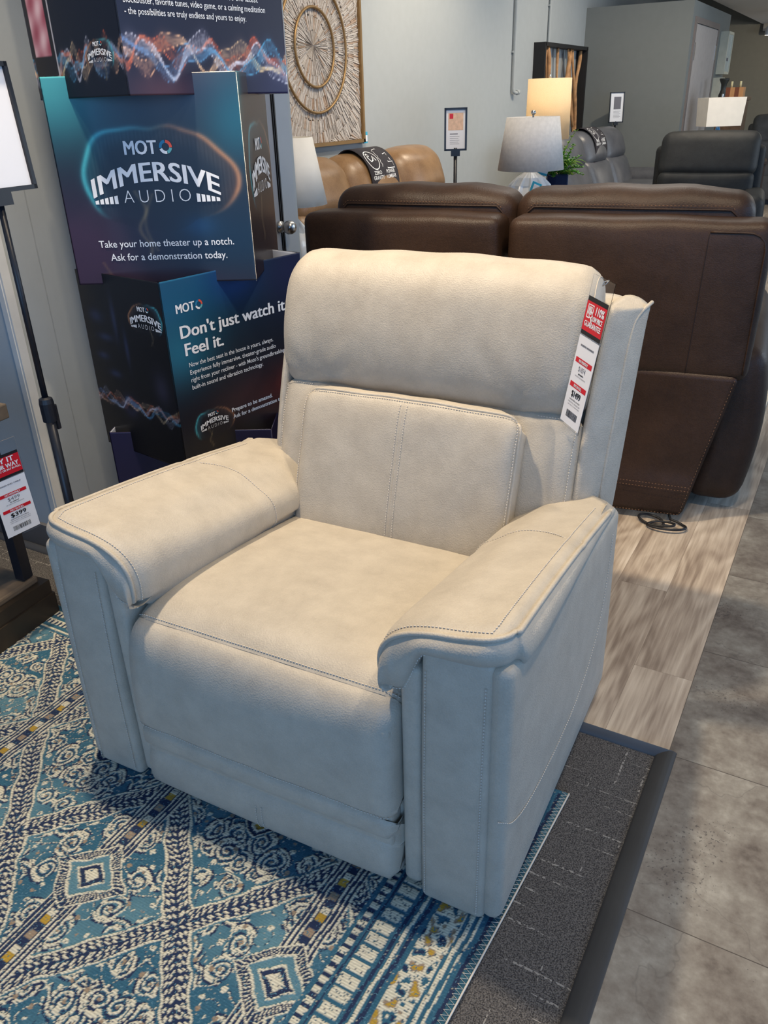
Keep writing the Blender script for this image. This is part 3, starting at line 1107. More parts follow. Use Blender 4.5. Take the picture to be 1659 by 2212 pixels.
def build_chair():
    ch = CH
    zo = -.0175

    def sub(name, parent, pts_list, pitch=.0066, **k):
        for p in pts_list:
            mb = MB()
            stitch_mesh(mb, p, pitch=pitch, **k)
            mb.build(name, THREAD, parent, smooth=True)

    def side(s):
        # ---------- arm pad
        top = [(.290, .40), (.276, .47), (.264, .53), (.266, .575), (.284, .608), (.318, .632), (.365, .646), (.415, .653), (.46, .662), (.498, .668)]
        NQ = 46
        NL = NQ - 1
        big = catmull(top, 800)
        tt = np.r_[np.linspace(0, .84, NQ - 16, endpoint=False), .84 + .16 * np.sin(np.linspace(0, PI / 2, 16))]
        C = big[np.minimum(799, (tt * 799).round().astype(int))]

        def vf(q):
            u = C[q][0]
            k = max(0, (u - .452) / .040)
            return .028 + .036 * (1 - math.sqrt(max(0, 1 - min(1, k) ** 2))) - .010 * math.sin(PI * q / NL)
        T = 34
        VR = .80

        def topP(q, t, off=0):
            u, w = C[q]
            v0 = vf(q)
            v = v0 + (VR - .075 * sstep(.40, .498, u) - v0) * t
            low = sstep(.60, .42, w)
            w2 = w - .108 * (v / .8) * sstep(.44, .56, w)
            w2 -= .016 * sstep(.08, .35, v) * math.exp(-((u - .305) / .038) ** 2)
            if q < 9:
                w2 = w2 + (1 - q / 9) * .092 * (1 - sstep(.03, .16, v))
            # slight narrowing and sink at the seam
            seam = math.exp(-((v - .455) / .010) ** 2) * .0035
            puff = .006 * math.sin(PI * min(1, t * 1.1)) * sstep(.5, .62, w)
            ua = C[min(NL, q + 1)][0] - C[max(0, q - 1)][0]
            wa = C[min(NL, q + 1)][1] - C[max(0, q - 1)][1]
            L = math.hypot(ua, wa)
            nu, nw = -wa / L, ua / L
            o = puff - seam + off
            edge = .012 * max(math.exp(-((v - v0) / .02) ** 2), math.exp(-((.498 - u) / .012) ** 2))  # rolls down to the welt
            o -= edge
            return Vector((s * (u + nu * o), v, w2 + nw * o + zo))
        vs, fs = [], []
        ts = [0, .012, .026, .045] + list(np.linspace(.07, 1, T - 4))
        for t in ts:
            for q in range(NQ):
                vs.append(topP(q, t))
        for i in range(len(ts) - 1):
            for q in range(NL):
                fs.append((i * NQ + q, i * NQ + q + 1, (i + 1) * NQ + q + 1, (i + 1) * NQ + q))
        # underside so the pad is closed
        nb = len(vs)
        for t in ts:
            a, b = vs[ts.index(t) * NQ], vs[ts.index(t) * NQ + NL]
            vs.append(Vector((s * .33, max(.06, a.y), a.z)))
            vs.append(Vector((s * .488, max(.08, b.y), .575 + zo)))
        for i in range(len(ts) - 1):
            fs.append((i * NQ, nb + i * 2, nb + i * 2 + 2, (i + 1) * NQ))
            fs.append((nb + i * 2, nb + i * 2 + 1, nb + i * 2 + 3, nb + i * 2 + 2))
        me = bpy.data.meshes.new('arm_pad')
        me.from_pydata([tuple(v) for v in vs], [], fs)
        pad = link_mesh('arm_pad', me, CREAM, ch, True, 1, True)
        # welt path: front edge from the inner lobe outwards, then back along the outer edge
        E = [topP(q, 0) for q in range(1, NQ)] + [topP(NL, t) for t in ts[1:]]
        nE = len(E)
        mb = MB()
        mb.tube([p + Vector((0, -.001, .001)) for p in E[:-2]], .0048, seg=8)
        mb.build('arm_welt', CREAM, pad, smooth=True)
        # fascia under the welt
        rows = 9
        vs, fs = [], []
        for i, p in enumerate(E):
            front = i < NL
            au = abs(p.x)
            if front:
                q = i + 1
                x = float(tt[q])
                bu = float(np.interp(x, [0, .38, .55, .70, 1], [.268, .286, .318, .362, .490]))
                # bottom curve: lobe, step, then straight
                bw = .488 + .008 * min(1, abs((bu - .300) / .03) ** 2) + (.574 - .488) * sstep(.318, .356, bu)
                nrm = Vector((0, -1, 0))
                if bu > .455:
                    k = (bu - .455) / .037 * PI / 4
                    nrm = Vector((s * math.sin(k), -math.cos(k), 0))
                bv = max(p.y, vf(q)) + .016
                B = Vector((s * bu, bv, bw + zo))
            else:
                v = p.y
                k = sstep(.05, .13, v)
                nrm = Vector((s * math.sin(PI / 4 + k * PI / 4), -math.cos(PI / 4 + k * PI / 4), 0))
                hgt = .080 * (1 - .70 * sstep(.06, .70, v))
                B = Vector((s * .494, v + .010 * (1 - k), p.z - hgt))
            for r in range(rows):
                f = r / (rows - 1)
                bl = .024 * math.sin(PI * f) ** .75
                if not front:
                    bl *= (1 - .75 * sstep(.1, .8, p.y))
                wr = 0
                if front:
                    wr = .0016 * math.sin(au * 260) * sstep(.40, .31, au) * math.sin(PI * f)
                    wr += .0012 * math.sin(au * 300 + 1) * sstep(.46, .50, au) * math.sin(PI * f)
                vs.append(p * (1 - f) + B * f + nrm * (bl + wr))
            # tucked return
            vs.append(B - nrm * .03 + Vector((0, 0, .012)))
        R_ = rows + 1
        for i in range(nE - 1):
            for r in range(R_ - 1):
                fs.append((i * R_ + r, i * R_ + r + 1, (i + 1) * R_ + r + 1, (i + 1) * R_ + r))
        me = bpy.data.meshes.new('arm_fascia')
        me.from_pydata([tuple(v) for v in vs], [], fs)
        fa = link_mesh('arm_fascia', me, CREAM, pad, True, 1, True)
        # stitching on the pad: along the welt, and the cross seam
        st = []
        row = [topP(q, .020, .0012) for q in range(3, NL - 9)] + [topP(NL - 9, t, .0012) for t in ts[3:-3]]
        st.append(row)
        tq = (.445 - .03) / (VR - .07 - .03)
        st.append([topP(q, tq + .010, .0012) for q in range(2, NL)])
        bot = [vs[i * R_ + rows - 2] + Vector((0, -.0020, 0)) for i in range(4, NL)]
        st.append(bot)
        sub('arm_stitching', pad, st)

        # ---------- front post panel, inner filler, outer side panel
        def dfm(x, y, z):
            return x, y + .014 * sstep(-.1, .5, z), z
        pp = sbox('arm_front_panel', (.128, .06, .585), .014, CREAM, ch, (s * .4145, .038, .3125 + zo), bulge=(.0, .007, 0), m=8, deform=dfm)
        z0, z1 = .045, .56
        ln = []
        for du in (-.052, .052):
            ln.append([(s * .4145 + du, .0035 - .001 + .014 * sstep(-.1, .5, z - .31), z + zo) for z in np.linspace(z0, z1, 40)])
        sub('panel_stitching', pp, ln)
        sbox('inner_arm_panel', (.040, .10, .52), .014, CREAM, ch, (s * .330, .068, .295 + zo), m=6)
        # inner arm wall down to the base
        sbox('arm_body', (.15, .72, .46), .02, CREAM, ch, (s * .400, .425, .28 + zo), m=6)

        def bulge(y, z):
            return .009 * math.cos(PI / 2 * min(1, abs(y) / .35)) * math.cos(PI / 2 * min(1, abs(z) / .285))

        def dside(x, y, z):
            yy = y + (.040 * sstep(.28, -.28, z) * (y / .38) if y > 0 else 0)
            return x + (bulge(y, z) if x * s > 0 else 0) * s, yy, z - (.062 * (y + .385) / .77 * sstep(-.1, .285, z))
        sp = sbox('side_panel', (.042, .75, .585), .0205, CREAM, ch, (s * .487, .390, .3125 + zo), m=12, deform=dside)
        pth = catmull([(.012, .285), (.06, .247), (.12, .224), (.22, .213), (.36, .214), (.46, .226), (.56, .258), (.63, .31), (.672, .40), (.688, .51)], 90)
        ln = []
        for v, w in pth:
            xo = .4885 + .021 + bulge(v - .390, w - .3125) + .0003
            if v < .035:
                xo -= (.035 - v) * .5
            ln.append((s * xo, v, w + zo))
        sub('side_stitching', sp, [ln])

    side(1)
    side(-1)

    # ---------- seat and footrest
    seatp = [(.66, .418 + zo), (.56, .437 + zo), (.42, .458 + zo), (.28, .476 + zo), (.16, .484 + zo), (.085, .480 + zo), (.052, .470 + zo), (.036, .461 + zo)]
    S = Sheet(seatp, .306, .030, .07, .010, 40, 1, wob=.0008)
    # orientation check: outward must be up at mid seat
    if S.Nn[15][1] < 0:
        S.Nn *= -1
    seat = S.build('seat_cushion', CREAM, ch)
    f1 = [(.037, .461 + zo), (.022, .453 + zo), (.006, .434 + zo), (-.006, .40 + zo), (-.014, .34 + zo), (-.017, .28 + zo), (-.016, .24 + zo), (-.013, .216 + zo), (-.008, .208 + zo)]
    F = Sheet(f1, .306, .022, .05, .006, 36, 1, wob=.0010, seed=2)
    if F.Nn[18][0] > 0:
        F.Nn *= -1
    ft = F.build('footrest_panel', CREAM, ch)
    f2 = [(-.008, .209 + zo), (-.014, .202 + zo), (-.015, .185 + zo), (-.012, .166 + zo), (.000, .152 + zo), (.003, .148 + zo), (-.004, .140 + zo), (-.012, .115 + zo), (-.013, .075 + zo), (-.004, .048 + zo), (.03, .036 + zo), (.08, .036 + zo)]
    G = Sheet(f2, .306, .020, .05, .003, 44, 1)
    if G.Nn[25][0] > 0:
        G.Nn *= -1
    fl = G.build('footrest_flap', CREAM, ch)
    aa = np.linspace(-.93, .93, 90)
    sub('seat_stitching', seat, [[S.at(.988, a, .0012) for a in aa]])
    sub('footrest_stitching', ft, [[F.at(.955, a, .0012) for a in aa]])
    cen = []
    for a in (-.022, .022):
        cen.append([G.at(x, a, .0012) for x in np.linspace(.42, .80, 30)])
    sub('flap_stitching', fl, cen)
    sbox('footrest_core', (.598, .05, .34), .012, CREAM, ch, (0, .022, .25 + zo), m=4)
    sbox('base_frame', (.60, .62, .10), .01, BLKMETAL, ch, (0, .42, .075 + zo), m=3)
    sbox('seat_box', (.62, .70, .32), .02, CREAM, ch, (0, .385, .25 + zo), m=4)

    # ---------- backrest
    up = [(.800, .722 + zo), (.782, .731 + zo), (.770, .746 + zo), (.760, .80 + zo), (.764, .86 + zo), (.781, .93 + zo), (.805, .99 + zo), (.840, 1.027 + zo), (.885, 1.043 + zo), (.935, 1.036 + zo), (.975, 1.005 + zo), (1.0, .94 + zo), (1.01, .84 + zo)]
    U = Sheet(up, lambda t: .403 - .016 * sstep(.35, .7, t), .048, .02, .012, 60, 1, wob=.0020, seed=3)
    if U.Nn[20][0] > 0:
        U.Nn *= -1
    def gathers(u, w):
        g = 0
        for s_ in (-1, 1):
            dx, dy = u - s_ * .29, w - (.745 + zo)
            r_ = math.hypot(dx, dy)
            g += .0055 * math.exp(-r_ / .075) * math.cos(10 * math.atan2(dy, dx) + 1) * sstep(0, .03, r_)
        return g
    U.extra = gathers
    hb = U.build('back_cushion', CREAM, ch, m=44)
    lo = [(.79, .740 + zo), (.772, .735 + zo), (.757, .715 + zo), (.728, .65 + zo), (.704, .57 + zo), (.680, .49 + zo), (.665, .43 + zo)]
    Lw = Sheet(lo, .405, .055, .03, .004, 30, 1)
    if Lw.Nn[15][0] > 0:
        Lw.Nn *= -1
    lw = Lw.build('lower_back_panel', CREAM, ch, m=40)
    lm = [(.750, .730 + zo), (.738, .742 + zo), (.716, .749 + zo), (.694, .743 + zo), (.678, .722 + zo), (.663, .685 + zo), (.645, .63 + zo), (.622, .56 + zo), (.600, .49 + zo), (.585, .44 + zo), (.58, .40 + zo)]
    def HL(t):
        k = max(0, 1 - max(0, t - .07) / .17)
        return .283 - .050 * (1 - math.sqrt(max(0, 1 - k * k)))
    M_ = Sheet(lm, HL, .026, .10, .010, 60, 1, wob=.0014, seed=5)
    if M_.Nn[30][0] > 0:
        M_.Nn *= -1
    lb = M_.build('lumbar_cushion', CREAM, ch, m=40)
    # flange welt round the lumbar cushion
    mb = MB()
    path = [M_.at(t, -.985, .001) for t in np.linspace(.97, .2, 50)] + [M_.at(.2, a, .001) for a in np.linspace(-.985, .985, 50)] + [M_.at(t, .985, .001) for t in np.linspace(.2, .97, 50)]
    def rr_path(off, inset):
        st = .118 + inset * .55
        L = [M_.at(t, -(1 - inset), off) for t in np.linspace(.96, st, 70)]
        L += [M_.at(st, a, off) for a in np.linspace(-(1 - inset), 1 - inset, 60)][1:-1]
        L += [M_.at(t, (1 - inset), off) for t in np.linspace(st, .96, 70)]
        return L
    sub('lumbar_stitching', lb, [rr_path(.0018, .055)] + [[M_.at(t, a, .0012) for t in np.linspace(.17, .93, 70)] for a in (-.030, .030)])
    mb.tube([M_.at(t, 0, -.0035) for t in np.linspace(.14, .95, 50)], .0042, seg=6)
    mb.tube([p for p in rr_path(-.0005, .02)], .0046, seg=8)
    mb.build('lumbar_welt', CREAM, lb, smooth=True)
    # side seams of the back: stitched fold between upper and lower skins
    ln = [[Lw.at(.075, a, .002) for a in np.linspace(-.97, -.69, 22)], [Lw.at(.075, a, .002) for a in np.linspace(.69, .97, 22)]]
    ln += [[Lw.at(t, sgn * .90, .0012) for t in np.linspace(.1, .9, 34)] for sgn in (-1, 1)]
    sub('back_seam_stitching', lw, ln)
    # thin seam along the upper shoulder of the cushion
    mb = MB()
    mb.tube([U.at(t, .93, -.0006) for t in np.linspace(.1, .75, 40)], .0016, seg=5)
    mb.tube([U.at(t, -.93, -.0006) for t in np.linspace(.1, .75, 40)], .0016, seg=5)
    mb.tube([U.at(.64, a, -.0006) for a in np.linspace(-.9, .9, 40)], .0016, seg=5)
    mb.build('cushion_seam', CREAM, hb, smooth=True)

    # ---------- wings of the back shell
    for s in (1, -1):
        # stations: (inner front, welt, outer back, inner back) at heights
        st = []
        for w, iu, iv, pu, pv, ou, ov in ((.42, .390, .70, .452, .765, .470, .875), (.52, .398, .715, .452, .785, .474, .895), (.62, .400, .735, .452, .815, .476, .925), (.72, .402, .765, .453, .855, .477, .955), (.80, .404, .79, .453, .89, .478, .98), (.87, .406, .82, .453, .925, .478, 1.005), (.915, .409, .845, .455, .958, .478, 1.025), (.935, .412, .87, .464, .99, .478, 1.035)):
            st.append([(iu, iv, w), ((iu + pu) / 2 + .006, (iv + pv) / 2 - .008, w), (pu, pv, w), ((pu + ou) / 2 + .004, (pv + ov) / 2, w), (ou, ov, w), (ou - .03, ov + .03, w), (iu, ov + .02, w)])
        vs, fs = [], []
        K = 7
        for r in st:
            for j_, (u, v, w) in enumerate(r):
                if j_ == 0:
                    u, v = u - .012, v - .022
                lift = .034 * sstep(.86, .935, w) * (1 - min(1, (u - .40) / .08))
                vs.append(Vector((s * u, v, w + zo + lift)))
        for i in range(len(st) - 1):
            for j in range(K):
                fs.append((i * K + j, i * K + (j + 1) % K, (i + 1) * K + (j + 1) % K, (i + 1) * K + j))
        fs.append(tuple(range(K)))
        fs.append(tuple((len(st) - 1) * K + j for j in range(K)))
        me = bpy.data.meshes.new('back_wing')
        me.from_pydata([tuple(v) for v in vs], [], fs)
        wg = link_mesh('back_wing', me, CREAM, ch, True, 2, True)
        cr = me.attributes.new('crease_edge', 'FLOAT', 'EDGE')
        for e in me.edges:
            a, b = e.vertices
            if a % K == 2 and b % K == 2 or (a >= (len(st) - 1) * K and b >= (len(st) - 1) * K):
                cr.data[e.index].value = .75
        pw = [Vector((s * (r[2][0] + .000), r[2][1] + .002, r[2][2] + zo)) for r in st]
        pw = [Vector(p) for p in catmull([tuple(p) for p in pw], 50)]
        tip = Vector((s * .477, 1.03, .948 + zo))
        mb = MB().tube(pw + [tip], .0046, seg=8)
        mb.build('wing_welt', CREAM, wg, smooth=True)
        q = [p + Vector((-s * .014, -.0145, 0)) for p in pw[3:]]
        sub('wing_stitching', wg, [q])
    sbox('back_core', (.79, .16, .52), .04, CREAM, ch, (0, .885, .70 + zo), rot=(-.2, 0, 0), m=4)
    sbox('back_shell', (.86, .13, .60), .05, CREAM, ch, (0, 1.0, .66 + zo), rot=(-.17, 0, 0), m=6)


build_chair()

#@@STANDEE
# ================================================================== DISPLAY STAND OF STACKED CARTONS
def blend(base, c, a):
    return base * (1 - a[..., None]) + np.array(c, float) * a[..., None]


def g2(x, y, cx, cy, sx, sy):
    return np.exp(-((x - cx) / sx) ** 2 - ((y - cy) / sy) ** 2)


def bubble(c, x, y, cx, cy, s, gain=1.0):
    """glowing ring print, cyan to the left and orange to the right"""
    dx, dy = (x - cx) / s, (y - cy) / s
    th = np.arctan2(dy + .02, dx)
    r = np.hypot(dx / .208, (dy + .02) / np.where(dy > -.02, .150, .115))
    edge = 1 + .050 * np.sin(3 * th + .6) + .035 * np.sin(5 * th + 2) + .014 * np.sin(11 * th)
    d = (r - edge)
    fade = np.clip((dy + .105) / .07, 0, 1)
    ring = np.exp(-(d / .035) ** 2) * fade
    halo = np.exp(-(np.minimum(d, 0) / .22) ** 2) * (d < 0) * fade * .55 + np.exp(-(d / .08) ** 2) * (d >= 0) * fade * .25
    left = np.clip(-dx / .2 + .25, 0, 1)
    right = np.clip(dx / .2 + .1, 0, 1)
    ins = (r < edge) * .45 * np.clip((dy + .16) / .1, 0, 1)
    c = blend(c, (20, 26, 36), ins)
    c = blend(c, (60, 205, 225), np.clip(ring * left * .9 * gain, 0, 1))
    c = blend(c, (40, 140, 165), np.clip(halo * left * .7 * gain, 0, 1))
    c = blend(c, (225, 160, 110), np.clip(ring * (right * .62 + .12) * gain, 0, 1))
    c = blend(c, (150, 95, 60), np.clip(halo * right * .55 * gain, 0, 1))
    tex = (np.sin(dx * 900) * .5 + .5) * np.exp(-((r - edge + .14) / .12) ** 2) * fade * .12
    c = blend(c, (150, 150, 150), tex)
    # bright strands hanging below
    tw = np.exp(-((dx + .055 - .012 * np.sin(dy * 60)) / .006) ** 2) * ((dy < -.03) & (dy > -.20)) * .35
    tw += np.exp(-((dx + .030 - .020 * np.cos(dy * 26)) / .005) ** 2) * ((dy < -.04) & (dy > -.19)) * .25
    c = blend(c, (170, 150, 105), np.clip(tw, 0, 1))
    return c


def waves(c, x, y, x0, x1, y0, amp, seed=0, gain=1.0):
    """ribbons of light: sheaves of fine lines that fan out and pinch together"""
    t = (x - x0) / (x1 - x0)
    sheaf = (((255, 190, 150), (250, 225, 170), 15.5, .3, .9, .0), ((235, 120, 80), (210, 90, 60), 19.0, 1.9, .75, .35), ((225, 225, 240), (235, 240, 255), 17.2, 3.4, 1.0, -.15), ((120, 150, 200), (90, 190, 235), 14.1, 4.6, .85, -.35))
    for g, (ca, cb, f, ph, am, yo) in enumerate(sheaf):
        k1 = np.clip(t, 0, 1)[..., None]
        cc = np.array(ca, float) * (1 - k1) + np.array(cb, float) * k1
        env = .45 + .55 * np.sin(4.1 * t + ph + seed) ** 2
        yb = y0 + amp * (am * env * np.sin(f * t + ph + seed) + .22 * np.sin(2.3 * f * t + ph * 2) + yo * .5 - .35 * t)
        spread = amp * (.06 + .40 * np.sin(f * .42 * t + ph * 1.3) ** 2)
        for k in range(-5, 6):
            yy = yb + spread * k / 5 * (1 + .15 * np.sin(7 * t + k))
            w = .0011
            gl = np.exp(-((y - yy) / w) ** 2) * (.65 if abs(k) == 5 else .22)
            c = c * (1 - np.clip(gl * gain, 0, 1)[..., None]) + cc * np.clip(gl * gain, 0, 1)[..., None]
        dd = (y - yb) / (spread + .003)
        soft = np.exp(-dd ** 2) * (.22 * amp / (spread + amp * .5)) * (.5 + .5 * np.sin(3 * t + g * 2) ** 2)
        a = np.clip(soft * gain, 0, 1)[..., None]
        c = c * (1 - a) + cc * a
    return c


def logo(P, cx, cy, s, layer=3):
    X = lambda v: cx + (v - .262) * s
    Y = lambda v: cy + (v - 1.23) * s
    P.text('MOT', X(.192), Y(1.2745), .0325 * s, WHITE, width=.086 * s, bold=.012, layer=layer)
    c = (X(.3030), Y(1.2905))
    for a0, a1, m in ((-.1, 1.5, ORNG), (1.65, 3.3, TEALM), (3.45, 4.9, WHITE), (5.0, 6.1, GRNP)):
        P.arc(c[0], c[1], .0135 * s, a0, a1, .0075 * s, m, layer, 10)
    par = lambda x: .040 * s * (1 - ((x - cx) / (.174 * s)) ** 2)
    P.text('IMMERSIVE', X(.089), Y(1.168), .046 * s, WHITE, width=.346 * s, bold=.013, layer=layer, deform=lambda x, y: (x, y + par(x)))
    P.text('AUDIO', X(.170), Y(1.1535), .0325 * s, WHITE, width=.184 * s, bold=-.018, layer=layer, spacing=1.5)
    for a, b in ((.089, .156), (.369, .436)):
        for k in range(5):
            xa = a + (b - a) * (k / 5) + .001
            xb = xa + (b - a) / 5 * .72
            y1a, y1b = 1.168 - .008 + par(X(xa)) / s * .55, 1.168 - .008 + par(X(xb)) / s * .55
            P.poly([(X(xa), Y(1.152)), (X(xb), Y(1.152)), (X(xb), Y(y1b)), (X(xa), Y(y1a))], WHITE, layer)


def carton(parent, name, corner, ang, w, dep, z0, z1, colf, cols, label=None):
    """open sleeve of printed card; colf: painters for the front (w) face and the left / right (dep) faces"""
    a = math.radians(ang)
    d = Vector((math.cos(a), math.sin(a), 0))
    n = Vector((-math.sin(a), math.cos(a), 0))
    o = Vector((corner[0], corner[1], 0))
    l = Vector(parent.location)
    pts = [o, o + d * w, o + d * w + n * dep, o + n * dep]
    lens = [w, dep, w, dep]
    step = .0042
    us, cx, cy, col = [], [], [], []
    nv = int((z1 - z0) / step) + 1
    zs = np.linspace(z0, z1, nv)
    for k in range(4):
        m = int(lens[k] / (step if colf[k] else .1)) + 1
        u = np.linspace(0, lens[k], m)
        A, B = pts[k], pts[(k + 1) % 4]
        t = u / lens[k]
        cx.append(A.x + (B.x - A.x) * t)
        cy.append(A.y + (B.y - A.y) * t)
        U, Z = np.meshgrid(u, zs)
        c = colf[k](U, Z) if colf[k] else np.broadcast_to(np.array(cols, float), U.shape + (3,)).copy()
        col.append(c)
        us.append(u + sum(lens[:k]))
    px, py = np.concatenate(cx) - l.x, np.concatenate(cy) - l.y
    col = np.concatenate(col, 1)
    uu = np.concatenate(us)

    def pos(U, V):
        P = np.zeros(U.shape + (3,))
        P[..., 0] = px[None, :]
        P[..., 1] = py[None, :]
        P[..., 2] = V - l.z
        return P
    ob = grid_color_mesh(name, uu, zs, pos, lin(np.clip(col, 0, 255)), [PRINTM, CARDW], parent)
    md = ob.modifiers.new('thickness', 'SOLIDIFY')
    md.thickness = .003
    md.offset = -1
    md.material_offset = 1
    md.material_offset_rim = 0
    if label:
        ob['label'] = label
    return ob


def face(o, ang, parent):
    a = math.radians(ang)
    d = Vector((math.cos(a), math.sin(a), 0))
    n = Vector((math.sin(a), -math.cos(a), 0))
    p = Vector((o[0], o[1], 0)) - Vector(parent.location) + n * .0009
    return face_matrix(p, d, (0, 0, 1))


def standee():
    st = empty('display_stand', 'tall printed carton display stand beside the door, behind the cream recliner', 'display stand', (-1.85, 1.95, 0))
    ML, MA = (-1.919, 1.602), 28.6
    ma = math.radians(MA)
    MR = (ML[0] + .511 * math.cos(ma), ML[1] + .511 * math.sin(ma))
    C, CA = (-1.602, 1.594), 81
    ca = math.radians(CA)
    CL = (C[0] - .395 * math.sin(ca), C[1] + .395 * math.cos(ca))

    def m_front(x, z):
        c = np.zeros(x.shape + (3,)) + (36, 35, 44)
        c = blend(c, (30, 92, 112), np.clip(g2(x, z, .02, 1.50, .24, .20) * 1.2, 0, 1))
        c = blend(c, (84, 178, 186), np.clip(g2(x, z, .02, 1.47, .13, .14), 0, 1) * .85)
        c = blend(c, (90, 72, 84), g2(x, z, .44, 1.47, .12, .07) * .8)
        c = blend(c, (34, 110, 130), g2(x, z, .50, 1.36, .10, .13) * .75)
        c = blend(c, (20, 50, 74), g2(x, z, .45, 1.05, .25, .12) * .8)
        c = blend(c, (30, 82, 130), g2(x, z, .37, 1.09, .045, .03) * .5)
        c = blend(c, (66, 44, 66), np.clip(g2(x, z, .0, 1.02, .20, .16) * 1.2, 0, 1) * .8)
        c = blend(c, (52, 40, 58), np.clip(g2(x, z, .28, .94, .22, .04), 0, 1) * .6)
        c = blend(c, (32, 42, 66), g2(x, z, .30, 1.42, .16, .06) * .6)
        c = bubble(c, x, z, .268, 1.215, 1.0)
        st_ = np.exp(-((x - .08 - (1.0 - z) * .5) / .004) ** 2) * (z < 1.0) * .25
        return blend(c, (160, 130, 80), st_)

    def m_side(x, z):
        c = np.zeros(x.shape + (3,)) + (34, 28, 32)
        c = blend(c, (40, 130, 140), g2(x, z, .0, 1.45, .05, .10) * .8)
        c = blend(c, (84, 48, 48), g2(x, z, .28, 1.42, .16, .10) * .7)
        c = blend(c, (60, 40, 36), g2(x, z, .40, 1.05, .25, .15) * .6)
        return bubble(c, x, z, .262, 1.215, 1.0, .8)

    def t_right(x, z):
        c = np.zeros(x.shape + (3,)) + (32, 30, 48)
        c = blend(c, (44, 46, 84), g2(x, z, .53, 1.43, .14, .08) * .9)
        c = blend(c, (110, 66, 72), g2(x, z, .10, 1.42, .12, .045) * .6)
        return waves(c, x, z, 0, .53, 1.505, .044, 3, 1.3)

    def t_left(x, z):   # x from the far end toward the corner
        x = .395 - x
        c = np.zeros(x.shape + (3,)) + (18, 22, 34)
        ph = (x > .283) & (x < .385) & (z > 1.462)
        c = waves(c, x, z, .0, .27, 1.50, .034, 8, .9)
        c[ph] = (24, 22, 26)
        im = (x > .300) & (x < .374) & (z > 1.508)
        k = np.clip((np.sin(x * 120) + np.sin(z * 90 + x * 60)) * .25 + .5, 0, 1)[..., None]
        pic = np.array((150, 70, 84.)) * (1 - k) + np.array((214, 178, 180.)) * k
        c[im] = pic[im]
        edge = (np.abs(x - .283) < .002) & (z > 1.46)
        c[edge] = (190, 185, 190)
        return bubble(c, x, z, .092, 1.500, .27, .9)

    def l_right(x, z):
        c = np.zeros(x.shape + (3,)) + (22, 26, 36)
        c = blend(c, (20, 92, 130), np.clip(g2(x, z, .02, .95, .30, .16) * 1.15, 0, 1) * .85)
        c = blend(c, (28, 66, 132), g2(x, z, .26, .94, .10, .07) * .8)
        c = blend(c, (40, 130, 160), g2(x, z, .04, .76, .13, .10) * .65)
        c = blend(c, (36, 40, 78), g2(x, z, .50, .92, .14, .12) * .7)
        c = blend(c, (92, 30, 26), np.clip(g2(x, z, .50, .56, .30, .085), 0, 1) * .85)
        c = blend(c, (44, 34, 20), g2(x, z, .12, .46, .2, .06) * .6)
        return bubble(c, x, z, .125, .530, .36, .9)

    def l_left(x, z):
        x = .395 - x
        c = np.zeros(x.shape + (3,)) + (10, 11, 18)
        for (cx, cy, sx, sy) in ((.33, .84, .035, .02), (.30, .78, .04, .012), (.33, .72, .03, .012), (.24, .84, .012, .06), (.20, .76, .01, .05), (.28, .67, .03, .012)):
            c = blend(c, (40, 52, 84), g2(x, z, cx, cy, sx, sy) * .8)
        c = blend(c, (60, 58, 80), g2(x, z, .06, .66, .035, .05) * .6)
        c = blend(c, (48, 52, 92), g2(x, z, .235, .575, .032, .032) * .9)
        c = blend(c, (8, 8, 14), g2(x, z, .235, .575, .016, .018) * .9)
        c = waves(c, x, z, .36, .02, .585, .022, 4, .55)
        return bubble(c, x, z, .085, .855, .36, .9)

    def b_any(x, z):
        c = np.zeros(x.shape + (3,)) + (38, 34, 66)
        return blend(c, (20, 18, 40), g2(x, z, .3, .35, .2, .2) * .7)
    b = carton(st, 'display_carton', ML, MA, .511, .47, 0.0, .484, (b_any, None, None, None), (34, 32, 60), 'plain purple bottom carton')
    l = carton(st, 'display_carton', C, CA, .545, .395, .42, .968, (l_right, None, None, l_left), (20, 22, 34), 'blue carton with the headline text')
    m = carton(st, 'display_carton', ML, MA, .511, .47, .938, 1.462, (m_front, m_side, None, None), (30, 34, 50), 'teal carton with the large audio logo')
    t = carton(st, 'display_carton', C, CA, .545, .395, 1.411, 1.97, (t_right, None, None, t_left), (26, 28, 44), 'dark top carton with ribbons of light')
    # lettering
    P = Print(face(ML, MA, st))
    logo(P, .262, 1.23, 1)
    P.build('logo_print', m)
    P = Print(face(ML, MA, st))
    P.text('Take your home theater up a notch.', .078, 1.038, .0185, WHITE, width=.380, bold=.006)
    P.text('Ask for a demonstration today.', .105, 1.002, .0185, WHITE, width=.330, bold=.006)
    P.build('front_lettering', m)
    P = Print(face(MR, MA + 90, st))
    logo(P, .245, 1.225, .95)
    P.build('side_logo_print', m)
    P = Print(face(C, CA, st))
    P.text('MOT', .043, .8765, .0235, WHITE, width=.064, bold=.012)
    for a0, a1, mm in ((-.1, 1.5, ORNG), (1.65, 3.3, TEALM), (3.45, 4.9, WHITE), (5.0, 6.1, GRNP)):
        P.arc(.1235, .888, .0105, a0, a1, .0055, mm, 2, 10)
    P.build('logo_print', l)
    P = Print(face(C, CA, st))
    P.text("Don't just watch it.", .047, .806, .034, WHITE, width=.420, bold=.012)
    P.build('headline_text', l)
    P = Print(face(C, CA, st))
    P.text('Feel it.', .055, .755, .034, WHITE, width=.140, bold=.012)
    P.build('headline_text', l)
    P = Print(face(C, CA, st))
    for k, (s, w) in enumerate((('Now the best seat in the house is yours, always.', .334), ('Experience fully immersive, theater-grade audio', .343), ("right from your recliner - with Moto's groundbreaking", .380), ('built-in sound and vibration technology.', .282))):
        P.text(s, .061, .7205 - .0222 * k, .0128, WHITE, width=w, bold=.002)
